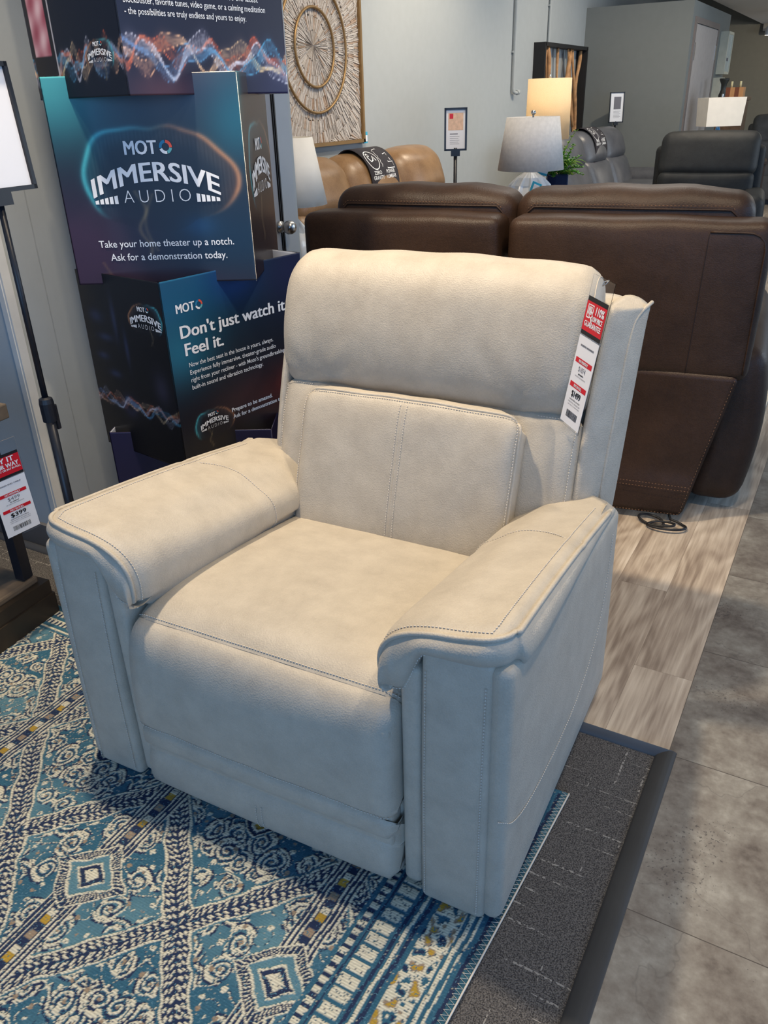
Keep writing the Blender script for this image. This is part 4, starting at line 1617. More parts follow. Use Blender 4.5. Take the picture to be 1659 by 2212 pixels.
    P.build('body_text', l)
    P = Print(face(C, CA, st))
    P.text('Prepare to be amazed.', .197, .544, .0125, WHITE, width=.172, bold=.010)
    P.text('Ask for a demonstration today.', .199, .5225, .0125, WHITE, width=.240, bold=.010)
    P.build('footer_text', l)
    P = Print(face(C, CA, st))
    logo(P, .125, .543, .31)
    P.build('logo_print', l)
    P = Print(face(CL, CA - 90, st))
    logo(P, .395 - .085, .862, .40)
    P.build('side_logo_print', l)
    P = Print(face(C, CA, st))
    P.text("whether it's the latest", .265, 1.6265, .0135, WHITE, width=.188, bold=.004)
    P.text('blockbuster, favorite tunes, video game, or a calming meditation', .021, 1.604, .0135, WHITE, width=.456, bold=.004)
    P.text('- the possibilities are truly endless and yours to enjoy.', .021, 1.581, .0135, WHITE, width=.384, bold=.004)
    P.build('front_lettering', t)
    P = Print(face(CL, CA - 90, st))
    logo(P, .395 - .092, 1.508, .28)
    P.build('side_logo_print', t)


standee()

#@@SIGNS
# ================================================================== PRICE TAGS
def price_tag(name, label, M, w, h, head, price_m, price_f, desc, monthly, bend=0.0, cat='price tag'):
    """clear hanger with a red header card and a white price card. M: x right, y up, z toward the reader; origin top centre"""
    t = empty(name, label, cat)
    t.matrix_world = M
    hh = h * .40          # header height incl. clear strip
    MB().box((0, -h * .18, -.0012), (w * 1.06, h * .40, .0010)).box((0, -h * .68, -.0012), (w * 1.04, h * .645, .0010)).build('acrylic_holder', ACRYL, t)
    I = Matrix.Identity(4)
    P = Print(I)
    y0, y1 = -h * .365, -h * .115
    P.rect(-w * .49, y0, w * .49, y1, BLACK, 1)
    P.rect(-w * .49, y0 + h * .028, w * .49, y1 - h * .030, RED, 2)
    if head == 'guarantee':
        P.text('110%', w * .02, -h * .212, h * .050, WHITE, width=w * .40, bold=.014, layer=3)
        P.text('LOW PRICE', -w * .09, -h * .258, h * .032, WHITE, width=w * .50, bold=.012, layer=3)
        P.text('GUARANTEE', -w * .40, -h * .305, h * .034, WHITE, width=w * .81, bold=.01, layer=3)
        P.line([(-w * .38, -h * .250), (-w * .38, -h * .165), (-w * .12, -h * .165), (-w * .12, -h * .21)], w * .035, WHITE, 3)
        P.line([(-w * .38, -h * .248), (-w * .24, -h * .248)], w * .035, WHITE, 3)
        P.arc(-w * .19, -h * .225, w * .075, 0, 6.3, w * .03, WHITE, 4, 18)
        P.line([(-w * .15, -h * .245), (-w * .09, -h * .272)], w * .045, WHITE, 4)
        for k in range(3):
            P.rect(-w * .34 + k * w * .06, -h * .225, -w * .30 + k * w * .06, -h * .175, WHITE, 3)
    else:
        P.text('BUY IT', -w * .40, -h * .205, h * .052, WHITE, width=w * .72, bold=.014, layer=3)
        P.text('YOUR WAY', -w * .44, -h * .262, h * .044, WHITE, width=w * .86, bold=.014, layer=3)
        P.text('MONTHLY OR PAY IN FULL', -w * .46, -h * .292, h * .020, WHITE, width=w * .92, bold=.01, layer=3)
    P.build('header_card', t)
    P = Print(I)
    P.rect(-w * .5, -h * .985, w * .5, -h * .375, PAPER, 0)
    P.rect(-w * .5, -h * .985, w * .5, -h * .375, PAPER, -1)
    P.text(desc, 0, -h * .440, h * .012, GREYP, width=w * .66, align='C', bold=.01, layer=1)
    P.rect(-w * .42, -h * .555, w * .42, -h * .520, RED, 1)
    P.text('PAY MONTHLY', 0, -h * .547, h * .019, WHITE, width=w * .46, align='C', bold=.012, layer=2)
    P.text(price_m, 0, -h * .605, h * .034, GREYP, width=w * .36, align='C', layer=1)
    P.text(monthly, 0, -h * .628, h * .010, BLACK, width=w * .26, align='C', bold=.01, layer=1)
    P.text('48 MONTH 0% FINANCING', 0, -h * .647, h * .009, GREYP, width=w * .54, align='C', layer=1)
    P.rect(-w * .42, -h * .725, w * .42, -h * .690, RED, 1)
    P.text('PAY IN FULL', 0, -h * .717, h * .019, WHITE, width=w * .40, align='C', bold=.012, layer=2)
    P.text(price_f, 0, -h * .785, h * .042, BLACK, width=w * .46, align='C', bold=.012, layer=1)
    P.text('GUARANTEED LOW PRICE', 0, -h * .812, h * .010, BLACK, width=w * .55, align='C', bold=.008, layer=1)
    P.text('PAID IN FULL SAVINGS ' + monthly.split()[0], 0, -h * .832, h * .010, GREYP, width=w * .62, align='C', layer=1)
    P.text('CASH, CHECK, CC AND FINANCING', 0, -h * .850, h * .008, GREYP, width=w * .62, align='C', layer=1)
    r = random.Random(len(desc))
    x = -w * .27
    while x < w * .27:
        bw = w * r.choice((.008, .012, .022))
        P.rect(x, -h * .935, x + bw, -h * .885, BLACK, 1)
        x += bw + w * r.choice((.010, .016))
    P.build('price_card', t)
    return t


def frame_from(tl, tr, bl):
    """orientation from three corner points"""
    tl, tr, bl = Vector(tl), Vector(tr), Vector(bl)
    x = (tr - tl)
    y = (tl - bl)
    z = x.cross(y).normalized()
    xn = x.normalized()
    yn = z.cross(xn).normalized()
    M = Matrix((xn, yn, z)).transposed().to_4x4()
    return Matrix.Translation((tl + tr) / 2) @ M, x.length, y.length


def chair_pt(u, v, w):
    a = math.radians(2)
    return Vector((-.84 + u * math.cos(a) - v * math.sin(a), .9 + u * math.sin(a) + v * math.cos(a), w))


M, w_, h_ = frame_from(chair_pt(.410, .752, 1.050), chair_pt(.468, .692, 1.044), chair_pt(.390, .716, .735))
price_tag('price_tag', 'price tag reading $1499 hanging from the right side of the cream recliner back', M, w_ * .95, h_, 'guarantee', '$1874', '$1499', 'ROCKER RECL HEAT/MASSAGE', '$40 MONTH*')
# small loop that holds it
bpy.data.objects['price_tag'].location.z += 0
MBt = MB().tube([(0, -.008, 0), (.006, -.002, -.004), (.003, .004, -.010), (-.006, -.001, -.006), (0, -.008, 0)], .0012, seg=6)
MBt.build('tag_loop', CHROME, bpy.data.objects['price_tag'], smooth=True)

TAG2 = frame_from((-1.842, 1.123, .616), (-1.829, 1.218, .620), (-1.837, 1.129, .355))
price_tag('price_tag', 'price tag reading $399 hanging on the tiered end table at the left', TAG2[0], .096, .262, 'way', '$499', '$399', 'TIERED END TABLE', '$11 MONTH*')


def paper_sign(P, w, h, kind):
    P.rect(-w / 2, -h / 2, w / 2, h / 2, PAPER, 0)
    if kind == 'terracotta':
        mm = plain('peach_photo_print', srgb(222, 186, 158), .5, mott=.12, mscale=60) if 'peach_photo_print' not in MATS else MATS['peach_photo_print']
        P.rect(-w * .36, -h * .02, w * .36, h * .40, mm, 1)
        P.rect(-w * .30, h * .26, -w * .12, h * .38, RED, 2)
        P.rect(-w * .28, -h * .12, w * .1, -h * .10, GREYP, 1)
        for k in range(5):
            P.rect(-w * .28, -h * (.17 + .045 * k), w * (.18 - .05 * (k % 2)), -h * (.178 + .045 * k), GREYP, 1)
    elif kind == 'grey':
        P.rect(-w * .22, -h * .06, w * .30, h * .36, GREYP, 1)
        for k in range(6):
            P.rect(-w * .22, -h * (.12 + .045 * k), w * (.30 - .08 * (k % 2)), -h * (.130 + .045 * k), GREYP, 1)
    else:
        lm = plain('pale_grey_photo_print', srgb(178, 182, 188), .5, mott=.15, mscale=40) if 'pale_grey_photo_print' not in MATS else MATS['pale_grey_photo_print']
        P.rect(-w * .30, -h * .12, w * .12, h * .30, lm, 1)
        P.rect(-w * .30, -h * .20, -w * .05, -h * .208, GREYP, 1)
        P.rect(-w * .30, -h * .235, -w * .14, -h * .243, GREYP, 1)


def sign_stand(label, base, rz, w, h, zc, kind, clamp=None, tilt=-.06):
    s = empty('sign_stand', label, 'sign', (base[0], base[1], base[2] if len(base) > 2 else 0), rz, 'floor sign stands')
    zb = base[2] if len(base) > 2 else 0
    z1 = zc - h / 2
    MB().lathe([(.0001, 0), (.078, 0), (.078, .006), (.03, .014), (.0001, .016)], seg=32).build('stand_base', BLKMETAL, s, smooth=False)
    if clamp:
        MB().tube([(0, 0, .01), (0, 0, clamp - zb)], .0125, seg=14).tube([(0, 0, clamp - zb - .02), (0, 0, z1 - zb + .01)], .008, seg=12).build('pole', BLKMETAL, s, smooth=True)
        MB().lathe([(.0126, -.05), (.0185, -.05), (.0190, .0), (.0170, .012), (.009, .016)], (0, 0, clamp - zb), seg=20).box((.020, 0, -.045 + clamp - zb), (.012, .016, .07), bev=.003).build('pole_clamp', BLKMETAL, s, smooth=False)
    else:
        MB().tube([(0, 0, .01), (0, 0, z1 - zb + .01)], .010, seg=12).build('pole', BLKMETAL, s, smooth=True)
    T = Matrix.Translation((0, 0, zc - zb)) @ Matrix.Rotation(tilt, 4, 'X') @ Matrix.Rotation(PI / 2, 4, 'X')
    mb = MB()
    f = .010
    mb.box((0, h / 2, 0), (w + f, f, .014), M=T).box((0, -h / 2, 0), (w + f, f, .014), M=T)
    mb.box((-w / 2, 0, 0), (f, h + f, .014), M=T).box((w / 2, 0, 0), (f, h + f, .014), M=T)
    mb.box((0, 0, -.004), (w, h, .004), M=T)
    mb.box((0, -h / 2 - .018, 0), (.05, .03, .016), M=T)
    mb.build('sign_frame', BLKMETAL, s)
    P = Print(T @ Matrix.Translation((0, 0, -.0008)))
    paper_sign(P, w, h, kind)
    P.build('paper_sheet', s)
    return s


sign_stand('tall black sign stand cut off by the left edge of the photo', (-1.775, 1.30, .018), math.radians(95), .21, .262, 1.352, 'pale', clamp=.70)
sign_stand('black sign stand with a peach photo sheet, beside the tan sofa', (-2.055, 4.45), math.radians(24), .115, .205, 1.235, 'terracotta')
sign_stand('slim black sign stand with a grey photo sheet, behind the grey sofa', (-2.77, 10.47), math.radians(40), .17, .31, 1.248, 'grey')

# ================================================================== TIERED END TABLE
SHELFW = plain('weathered_shelf_wood', srgb(112, 98, 82), .55, mott=.22, mscale=18)


def end_table():
    t = empty('end_table', 'tiered end table with dark metal frame and wood shelves at the left edge', 'table', (-2.150, .972, .0178), math.radians(6))
    zo = -.0105
    MB().box((0, 0, .045 + zo), (.55, .55, .07)).box((0, 0, .1 + zo), (.54, .54, .05)).build('bottom_frame', TABLEM, t)
    sh = MB().box((0, 0, .135 + zo), (.50, .50, .022), bev=.006)
    sh.build('bottom_shelf', SHELFW, t)
    MB().box((0, 0, .660 + zo), (.55, .55, .042), bev=.004).build('middle_shelf', SHELFW, t)
    for x, y in ((.225, .225), (.225, -.20), (-.225, .225), (-.225, -.20)):
        MB().box((x, y, .40 + zo), (.034, .034, .50)).build('leg', BLKMETAL, t)
    return t


end_table()

#@@BACKGROUND
# ================================================================== BROWN LOVESEAT SEEN FROM BEHIND
def brown_sofa():
    t = empty('loveseat', 'dark brown leather reclining loveseat seen from behind, right behind the cream recliner', 'sofa', (-.37, 2.72, 0), math.radians(6.5))

    def back(x0, x1, h0, h1):
        w = x1 - x0
        c = (x0 + x1) / 2

        def df(x, y, z):
            return x, y + .02 * math.sin(8 * x + 3 * z) * .15 - .015 * sstep(-.2, .2, z), z + .002 * math.sin(19 * x + c)
        b = sbox('seat_back', (w, .17, .50), .035, BROWN, t, (c, .085, .780), bulge=(.006, .012, .006), m=12, deform=df)
        def yf(x, z):
            fx = math.cos(PI / 2 * max(-1, min(1, (x - c) / (w / 2)))) ** .7
            fz = math.cos(PI / 2 * max(-1, min(1, (z - .78) / .25))) ** .7
            return -.012 * fx * fz + .003 * math.sin(8 * (x - c) + 3 * (z - .78)) - .015 * sstep(-.2, .2, z - .78) - .0002
        zt = 1.0
        if c > -.5:
            xr = c + w / 2
            pth = [(xr - .014, z_) for z_ in np.linspace(.56, .95, 20)] + [(xr - .020, .975), (xr - .034, .992), (xr - .055, 1.0)] + [(xr - .055 - .02 * k, 1.001) for k in range(1, 7)]
            MB().tube([(x_, yf(min(x_, xr - .03), z_) + (.006 if x_ > xr - .03 else 0), z_) for x_, z_ in pth], .0034, seg=6).build('back_welt', BROWN, b, smooth=True)
            MB().tube([(-.040 + .012 * k / 24, yf(-.04, .56 + .44 * k / 24), .56 + .44 * k / 24) for k in range(25)], .0016, seg=5).build('back_seam', plain('dark_seam', srgb(44, 28, 20), .7), b, smooth=True)

        def dh(x, y, z):
            e = abs(x) / (w / 2)
            return x, y + .02 * z, z - .018 * e ** 4 + .003 * math.sin(x * 26 + c * 9)
        w, c = h1 - h0, (h0 + h1) / 2 - .012
        h = sbox('headrest', (w, .20, .235), .055, BROWN, t, (c + .012, .215, .988), bulge=(.008, .014, .008), m=14, deform=dh, seg=6)
        z = 1.050
        L = []
        for k in range(41):
            x = -.5 + k / 40
            e = abs(x) * 2
            L.append((c + .012 + x * (w * .97), .215 - .098 - .014 * math.cos(x * PI) ** .5 if abs(x) < .5 else .16, z - .05 * sstep(.84, 1.0, e)))
        L[0] = (L[0][0], .16, L[0][2])
        L[-1] = (L[-1][0], .16, L[-1][2])
        MB().tube(L, .0034, seg=6).build('headrest_welt', BROWN, h, smooth=True)
        mb = MB()
        stitch_mesh(mb, [(p[0], p[1] - .001, p[2] + .011) for p in L[2:-2]], pitch=.012, ln=.007, wd=.0013)
        mb.build('headrest_stitching', MATS.get('brown_thread') or plain('brown_thread', srgb(120, 88, 64), .8), h, smooth=True)
    back(-.658, .150, -.668, .088)
    back(-1.432, -.690, -1.362, -.672)
    # lower skirt panels
    for x0, x1t, x1b in ((-.690, .128, .017), (-1.43, -.70, -.74)):
        mb = MB()
        rows = 14
        vs, fs = [], []
        nx = 20
        for i in range(rows + 1):
            f = i / rows
            z = .552 - (.552 - .030) * f
            xr = x1t + (x1b - x1t) * f
            for j in range(nx + 1):
                g = j / nx
                y = .002 + .012 * math.sin(PI * f) * math.sin(g * 3) + .010 * math.sin(4 * g + 3 * f) * f - .012 * sstep(.70, .80, f)
                vs.append((x0 + (xr - x0) * g, y, z))
        k = nx + 1
        for i in range(rows):
            for j in range(nx):
                fs.append((i * k + j, i * k + j + 1, (i + 1) * k + j + 1, (i + 1) * k + j))
        me = bpy.data.meshes.new('skirt_panel')
        me.from_pydata(vs, [], fs)
        sk = link_mesh('skirt_panel', me, BROWN, t, True, 1)
        md = sk.modifiers.new('thickness', 'SOLIDIFY')
        md.thickness = .012
        md.offset = 1
        th = MATS.get('brown_thread')
        for z in (.150, .136, .040):
            mb = MB()
            f = (.552 - z) / .522
            xr = x1t + (x1b - x1t) * f
            stitch_mesh(mb, [(x0 + (xr - x0) * g, -.012 - .012 * sstep(.70, .80, f) + .010 * math.sin(4 * g + 3 * f) * f + .012 * math.sin(PI * f) * math.sin(g * 3), z) for g in np.linspace(.02, .985, 30)], pitch=.011, ln=.006, wd=.0012)
            mb.build('hem_stitching', th, sk, smooth=True)
        mb = MB()
        stitch_mesh(mb, [(x1t - .010 + (x1b - x1t) * f, -.010 - .01 * sstep(.7, .8, f), .552 - .522 * f) for f in np.linspace(.02, .97, 30)], pitch=.012, ln=.006, wd=.0012)
        mb.build('edge_stitching', th, sk, smooth=True)
    # arms and seats
    for s, x in ((1, .10), (-1, -1.40)):
        def da(a, b, c):
            return a + s * .035 * math.cos(PI * min(1, abs(c - .02) / .34) / 2), b, c - .05 * sstep(.0, -.5, b) * (1 if c > 0 else 0)
        sbox('arm', (.19, .92, .62), .06, BROWN, t, (x, .60, .345), m=10, deform=da, bulge=(.015, 0, .01))
    sbox('seat', (1.34, .62, .24), .06, BROWN, t, (-.65, .72, .38), m=8, bulge=(0, 0, .02))
    sbox('base', (1.30, .78, .10), .01, BLKMETAL, t, (-.65, .52, .10), m=3)
    # feet and steel floor rails
    MB().box((-.64, .16, .026), (1.25, .10, .052)).box((-.80, .80, .026), (.9, .08, .052)).build('floor_rail', BLKMETAL, t)
    return t


brown_sofa()
cd = MB()
L = []
for k in range(90):
    a = k / 89 * 2 * PI * 2.3
    L.append((-.455 + .055 * math.cos(a) + .0010 * k, 2.665 + .030 * math.sin(a) + .02 * math.sin(a * .5), .006 + .010 * abs(math.sin(a * .7))))
L += [(-.40, 2.76, .010), (-.45, 2.86, .010), (-.60, 2.92, .010)]
o = cd.tube(L, .0045, seg=8).build('power_cord', BLACK, None, smooth=True)
tag(o, 'black power cord coiled on the wood floor under the brown loveseat', 'cord')

#@@SOFAS
def wall_sofa(name, label, mat, x, ys, ht, arm_w, band_i, deep=.0):
    """sofa with its back to the art wall, seats toward +x; ys = section borders"""
    y0, y1 = ys[0], ys[-1]
    t = empty(name, label, 'sofa', (x, (y0 + y1) / 2, 0))
    l = t.location
    for i in range(len(ys) - 1):
        a, b = ys[i], ys[i + 1]
        c = (a + b) / 2 - l.y
        w = b - a

        def dh(p, q, r):
            e = abs(q) / (w / 2)
            return p - .05 * r / .15 - .07 * e ** 4, q, r - .055 * e ** 4
        sbox('headrest', (.24, w * .995, .30), .085, mat, t, (-.02, c, ht - .15), bulge=(.03, 0, .012), m=8, deform=dh, seg=6)

        def dl(p, q, r):
            e = abs(q) / (w / 2)
            return p - .07 * r / .2 - .025 * e ** 3, q, r
        sbox('seat_back', (.28, w * .995, .42), .08, mat, t, (.06, c, ht - .47), bulge=(.03, 0, 0), m=8, deform=dl, seg=5)
        sbox('seat', (.62, w * .99, .22), .07, mat, t, (.42, c, .40), bulge=(.02, 0, .025), m=6)
        sbox('footrest', (.10, w * .98, .30), .04, mat, t, (.70, c, .21), m=5)
    for s, yy in ((-1, y0 - arm_w / 2 - l.y), (1, y1 + arm_w / 2 - l.y)):
        sbox('arm', (.86, arm_w, .56), .08, mat, t, (.30, yy, .33), m=6, bulge=(.02, .01, .02))
    sbox('back_frame', (.20, y1 - y0, ht - .18), .05, mat, t, (-.14 - deep, 0, (ht - .10) / 2), m=4)
    MB().box((.30, 0, .03), (.75, (y1 - y0) * .96, .06)).build('floor_rail', BLKMETAL, t)
    return t


def sash(parent, x, yc, w, ht, label, sc):
    """felt band draped over a headrest, with printed icons"""
    t = empty('feature_band', label, 'band', (x, yc, 0))
    prof = [(-.16, ht - .06), (-.13, ht - .010), (-.08, ht + .022), (-.02, ht + .022), (.045, ht - .012), (.095, ht - .07), (.122, ht - .14), (.128, ht - .21), (.118, ht - .27), (.13, ht - .34), (.168, ht - .42), (.175, ht - .50)]
    C = catmull(prof, 40)
    vs = [(p[0], y, p[1]) for p in C for y in (-w / 2, -w / 6, w / 6, w / 2)]
    fs = [(i * 4 + j, i * 4 + j + 1, i * 4 + j + 5, i * 4 + j + 4) for i in range(39) for j in range(3)]
    me = bpy.data.meshes.new('felt')
    me.from_pydata(vs, [], fs)
    o = link_mesh('felt', me, BAND, t, True)
    md = o.modifiers.new('thickness', 'SOLIDIFY')
    md.thickness = .004
    # icons laid along the band: printed as geometry following the drape
    d = np.r_[0, np.cumsum(np.linalg.norm(np.diff(C, axis=0), axis=1))]

    def on(px, py):     # px across (y axis), py up along the drape measured from the lower end
        s = d[-1] - py
        i = min(38, max(0, int(np.searchsorted(d, s) - 1)))
        f = (s - d[i]) / (d[i + 1] - d[i])
        p = C[i] * (1 - f) + C[i + 1] * f
        tt = (C[i + 1] - C[i]) / np.linalg.norm(C[i + 1] - C[i])
        return Vector((p[0] - tt[1] * .006, px, p[1] + tt[0] * .006))
    P = Print(Matrix.Identity(4), 0)
    lw = .006 * sc
    b = d[-1] - .42 * sc if sc >= 1 else d[-1] - .40
    r = w * .19
    y1, y2 = -w * .24, w * .22
    P.arc(y1, b + .13, r, 0, 2 * PI, lw, WHITE, 1, 24)
    P.line([(y1 - r * .6, b + .15), (y1 - r * .3, b + .115), (y1 + r * .1, b + .125), (y1 + r * .35, b + .155), (y1 + r * .6, b + .12)], lw * 1.5, WHITE)
    P.arc(y1 - r * .35, b + .165, r * .18, 0, 6.3, lw, WHITE, 1, 10)
    P.mb.v = [tuple(on(v[0], v[1])) for v in P.mb.v]
    P.build('circle_icon', t)
    P = Print(Matrix.Identity(4), 0)
    P.line([(y2 - r * .9, b + .21), (y2 - r * .1, b + .22), (y2 + r * .25, b + .10), (y2 + r, b + .10), (y2 + r, b + .06), (y2 - r * .25, b + .06), (y2 - r * .9, b + .21)], lw, WHITE)
    P.line([(y2 + r * .1, b + .16), (y2 + r * .75, b + .17), (y2 + r * .8, b + .11)], lw, WHITE)
    P.line([(y2 - r * 1.2 + .01 * (k % 2), b + .20 - .016 * k) for k in range(9)], lw * .7, WHITE)
    P.mb.v = [tuple(on(v[0], v[1])) for v in P.mb.v]
    P.build('recliner_icon', t)
    P = Print(Matrix.Identity(4), 0)
    for s1, s2, yy, w1, w2 in (('ZERO', 'GRAVITY', y1, .26, .38), ('POWER', 'LUMBAR', y2, .30, .34)):
        P = Print(Matrix.Identity(4), 0)
        P.text(s1, yy, b + .030, .022, WHITE, width=w * w1, align='C', bold=.008, layer=1)
        P.text(s2, yy, b + .000, .022, WHITE, width=w * w2, align='C', bold=.008, layer=1)
        P.mb.v = [tuple(on(v[0], v[1])) for v in P.mb.v]
        P.build('band_lettering', t)
    if sc < 1:
        P = Print(Matrix.Identity(4), 0)
        P.text('FLEXSTEEL', 0, b - .13, .028, WHITE, width=w * .62, align='C', bold=.008, layer=1)
        P.mb.v = [tuple(on(v[0], v[1])) for v in P.mb.v]
        P.build('band_lettering', t)
    return t


wall_sofa('sofa', 'tan brown leather reclining sofa under the square wood wall art', TAN, -2.93, (3.98, 4.66, 5.33, 6.0), 1.085, .20, 1)
sash(None, -2.93, 4.98, .36, 1.085, 'charcoal felt band with white icons over the middle seat of the tan sofa', 1.0)
wall_sofa('sofa', 'grey leather reclining sofa along the wall in front of the driftwood art', GREYL, -2.62, (7.85, 8.60, 9.36, 10.10), 1.06, .20, 1)
sash(None, -2.62, 8.98, .42, 1.06, 'charcoal felt band with white icons over the middle seat of the grey sofa', .95)


def recliner_far(name, label, mat, loc, rz, w, ht, group=None):
    t = empty(name, label, 'recliner', loc, rz, group)

    def dh(p, q, r):
        return p, q + .06 * r / .16, r - .008 * (abs(p) / (w / 2)) ** 4
    sbox('headrest', (w * .80, .22, .34), .075, mat, t, (0, .36, ht - .17), bulge=(.0, .025, .012), m=10, deform=dh, seg=6)
    sbox('seat_back', (w * .78, .22, .42), .06, mat, t, (0, .28, ht - .52), bulge=(0, .02, 0), m=8)
    MB().tube([(0, .165 - .018 * math.sin(PI * k / 10), ht - .70 + .034 * k) for k in range(11)], .003, seg=5).build('back_seam', mat, t, smooth=True)
    sbox('back_shell', (w * .90, .14, ht - .24), .05, mat, t, (0, .47, (ht - .16) / 2 + .09), m=6)
    sbox('seat', (w * .60, .60, .24), .07, mat, t, (0, -.06, .38), bulge=(0, 0, .02), m=6)
    for s in (-1, 1):
        sbox('arm', (w * .20, .86, .56), .07, mat, t, (s * w * .40, .02, .34), bulge=(.01, 0, .015), m=6)
    sbox('footrest', (w * .60, .08, .30), .03, mat, t, (0, -.40, .22), m=5)
    MB().box((0, .05, .03), (w * .8, .7, .06)).build('base_frame', BLKMETAL, t)
    return t


recliner_far('recliner', 'charcoal black leather recliner facing the camera beyond the brown loveseat', BLACKL, (-1.255, 7.75, 0), math.radians(6), 1.02, 1.07)
recliner_far('recliner', 'grey suede recliner far away by the olive back wall at the right edge', GREYF, (-1.13, 12.9, 0), math.radians(10), .98, 1.08)

#@@LAMPS
def shade_mesh(parent, r1, r0, z0, z1, mat, name='lamp_shade', rect=None):
    mb = MB()
    if rect:
        (ax, ay), (bx, by) = rect
        lo = [(-bx, -by), (bx, -by), (bx, by), (-bx, by)]
        hi = [(-ax, -ay), (ax, -ay), (ax, ay), (-ax, ay)]
        vs = [(x, y, z0) for x, y in lo] + [(x, y, z1) for x, y in hi] + [(x * .985, y * .975, z0) for x, y in lo] + [(x * .985, y * .975, z1) for x, y in hi]
        fs = [(i, (i + 1) % 4, 4 + (i + 1) % 4, 4 + i) for i in range(4)] + [(8 + i, 12 + i, 12 + (i + 1) % 4, 8 + (i + 1) % 4) for i in range(4)] + [(i, 8 + i, 8 + (i + 1) % 4, (i + 1) % 4) for i in range(4)] + [(4 + i, 4 + (i + 1) % 4, 12 + (i + 1) % 4, 12 + i) for i in range(4)]
        mb.add(vs, fs)
        return mb.build(name, mat, parent)
    mb.lathe([(r0, z0), (r1, z1), (r1 - .004, z1), (r0 - .004, z0)], seg=48, closed=True)
    return mb.build(name, mat, parent, smooth=False)


def smooth_it(o):
    o.data.polygons.foreach_set('use_smooth', [len(p.vertices) == 4 for p in o.data.polygons])
    return o


def square_table(label, loc, rz, w, d, h, mat, top=.035):
    t = empty('side_table', label, 'table', loc, rz)
    MB().box((0, 0, h - top / 2), (w, d, top), bev=.004).build('table_top', mat, t)
    MB().box((0, 0, h - top - .03), (w * .92, d * .92, .05)).build('apron', mat, t)
    for a in (-1, 1):
        for b in (-1, 1):
            MB().box((a * (w / 2 - .03), b * (d / 2 - .03), (h - top) / 2), (.035, .035, h - top)).build('leg', mat, t)
    MB().box((0, 0, .16), (w * .88, d * .88, .02)).build('lower_shelf', mat, t)
    return t


DARKW = plain('espresso_wood', srgb(52, 42, 36), .45, mott=.2, mscale=25)
square_table('dark wood side table carrying the white ribbed lamp and the plant', (-1.60, 4.62, 0), math.radians(15), .66, .62, .70, DARKW)
square_table('dark wood side table between the tan and grey sofas under the lit lamp', (-2.35, 6.75, 0), 0, .50, .50, .62, DARKW)
square_table('dark wood side table beside the door, under the tall white lamp shade', (-2.36, 3.50, 0), 0, .50, .50, .64, DARKW)
square_table('dark wood console table behind the charcoal recliner, under the box shaded lamp', (-1.40, 10.05, 0), math.radians(8), .78, .40, .72, DARKW)

# lamp A: ribbed ceramic star base
t = empty('table_lamp', 'table lamp with grey tapered shade on a white pointed ribbed ceramic base', 'lamp', (-1.610, 4.45, .70), 0)
prof = [(.0001, 0), (.055, 0), (.062, .012), (.072, .03), (.104, .09), (.120, .16), (.120, .215), (.104, .26), (.070, .298), (.034, .322), (.020, .345), (.0001, .346)]
def star(an, z):
    k = math.cos(an * 11)
    return 1 + .24 * (max(0, k) ** 1.5 - .35) * math.sin(PI * min(1, max(0, z / .33)))
mb = MB().lathe(prof, (0, 0, 0), seg=132, fr=star)
mb.build('ceramic_base', CERAM, t, smooth=False)
sh = shade_mesh(t, .138, .176, .335, .590, SHADEG)
smooth_it(sh)
MB().tube([(0, 0, .34), (0, 0, .60)], .005, seg=8).lathe([(.0001, .622), (.012, .618), (.014, .606), (.006, .598), (.0001, .594)], seg=16).tube([(-.134, 0, .585), (.134, 0, .585)], .002, seg=5).build('harp_and_finial', CHROME, t, smooth=True)
b = MB().box((-.022, -.125, .27), (.052, .003, .075)).build('hang_tag', BLUETAG, t)
b.rotation_euler = (.1, .35, .1)
b2 = MB().box((-.020, -.129, .275), (.030, .003, .045)).build('hang_tag_paper', PAPER, b)

# lamp B: lit cream drum
t = empty('table_lamp', 'lit table lamp with cream cylinder shade in front of the driftwood art', 'lamp', (-2.29, 6.66, .62), 0)
m, nt, bs = new_mat('lit_cream_linen')
cc = coords(nt, 'Object')
n_ = N(nt, 'ShaderNodeTexNoise', i_Scale=220.0)
nt.links.new(cc, n_.inputs['Vector'])
nt.links.new(ramp(nt, n_.outputs['Fac'], [(.3, srgb(226, 204, 168)), (.7, srgb(240, 222, 190))]), bs.inputs['Base Color'])
bs.inputs['Roughness'].default_value = .9
bs.inputs['Transmission Weight'].default_value = 0
bs.inputs['Subsurface Weight'].default_value = 0
tr_ = N(nt, 'ShaderNodeBsdfTranslucent')
tr_.inputs[0].default_value = srgb(250, 236, 208)
ms_ = N(nt, 'ShaderNodeMixShader', i_0=.45)
nt.links.new(bs.outputs[0], ms_.inputs[1])
nt.links.new(tr_.outputs[0], ms_.inputs[2])
nt.links.new(ms_.outputs[0], nt.nodes['Material Output'].inputs[0])
smooth_it(shade_mesh(t, .165, .170, .465, .885, m))
MB().lathe([(.0001, 0), (.075, 0), (.075, .012), (.02, .02), (.018, .28), (.030, .30), (.040, .325), (.040, .345), (.026, .365), (.026, .38), (.036, .382), (.036, .46), (.010, .47), (.0001, .47)], seg=28).build('lamp_base', CHROME, t, smooth=True)
MB().lathe([(.037, .384), (.046, .386), (.046, .462), (.037, .464)], seg=24).build('socket_collar', SHADEW, t, smooth=True)
MB().lathe([(.0001, .60), (.03, .61), (.035, .64), (.02, .68), (.0001, .69)], seg=16).build('light_bulb', plain('glowing_bulb', (1, .85, .6, 1), .5, emit=(1, .84, .6, 1), emits=3.0), t, smooth=True)
MB().lathe([(.0001, .912), (.008, .908), (.008, .890), (.0001, .886)], seg=12).build('finial', CHROME, t, smooth=True)
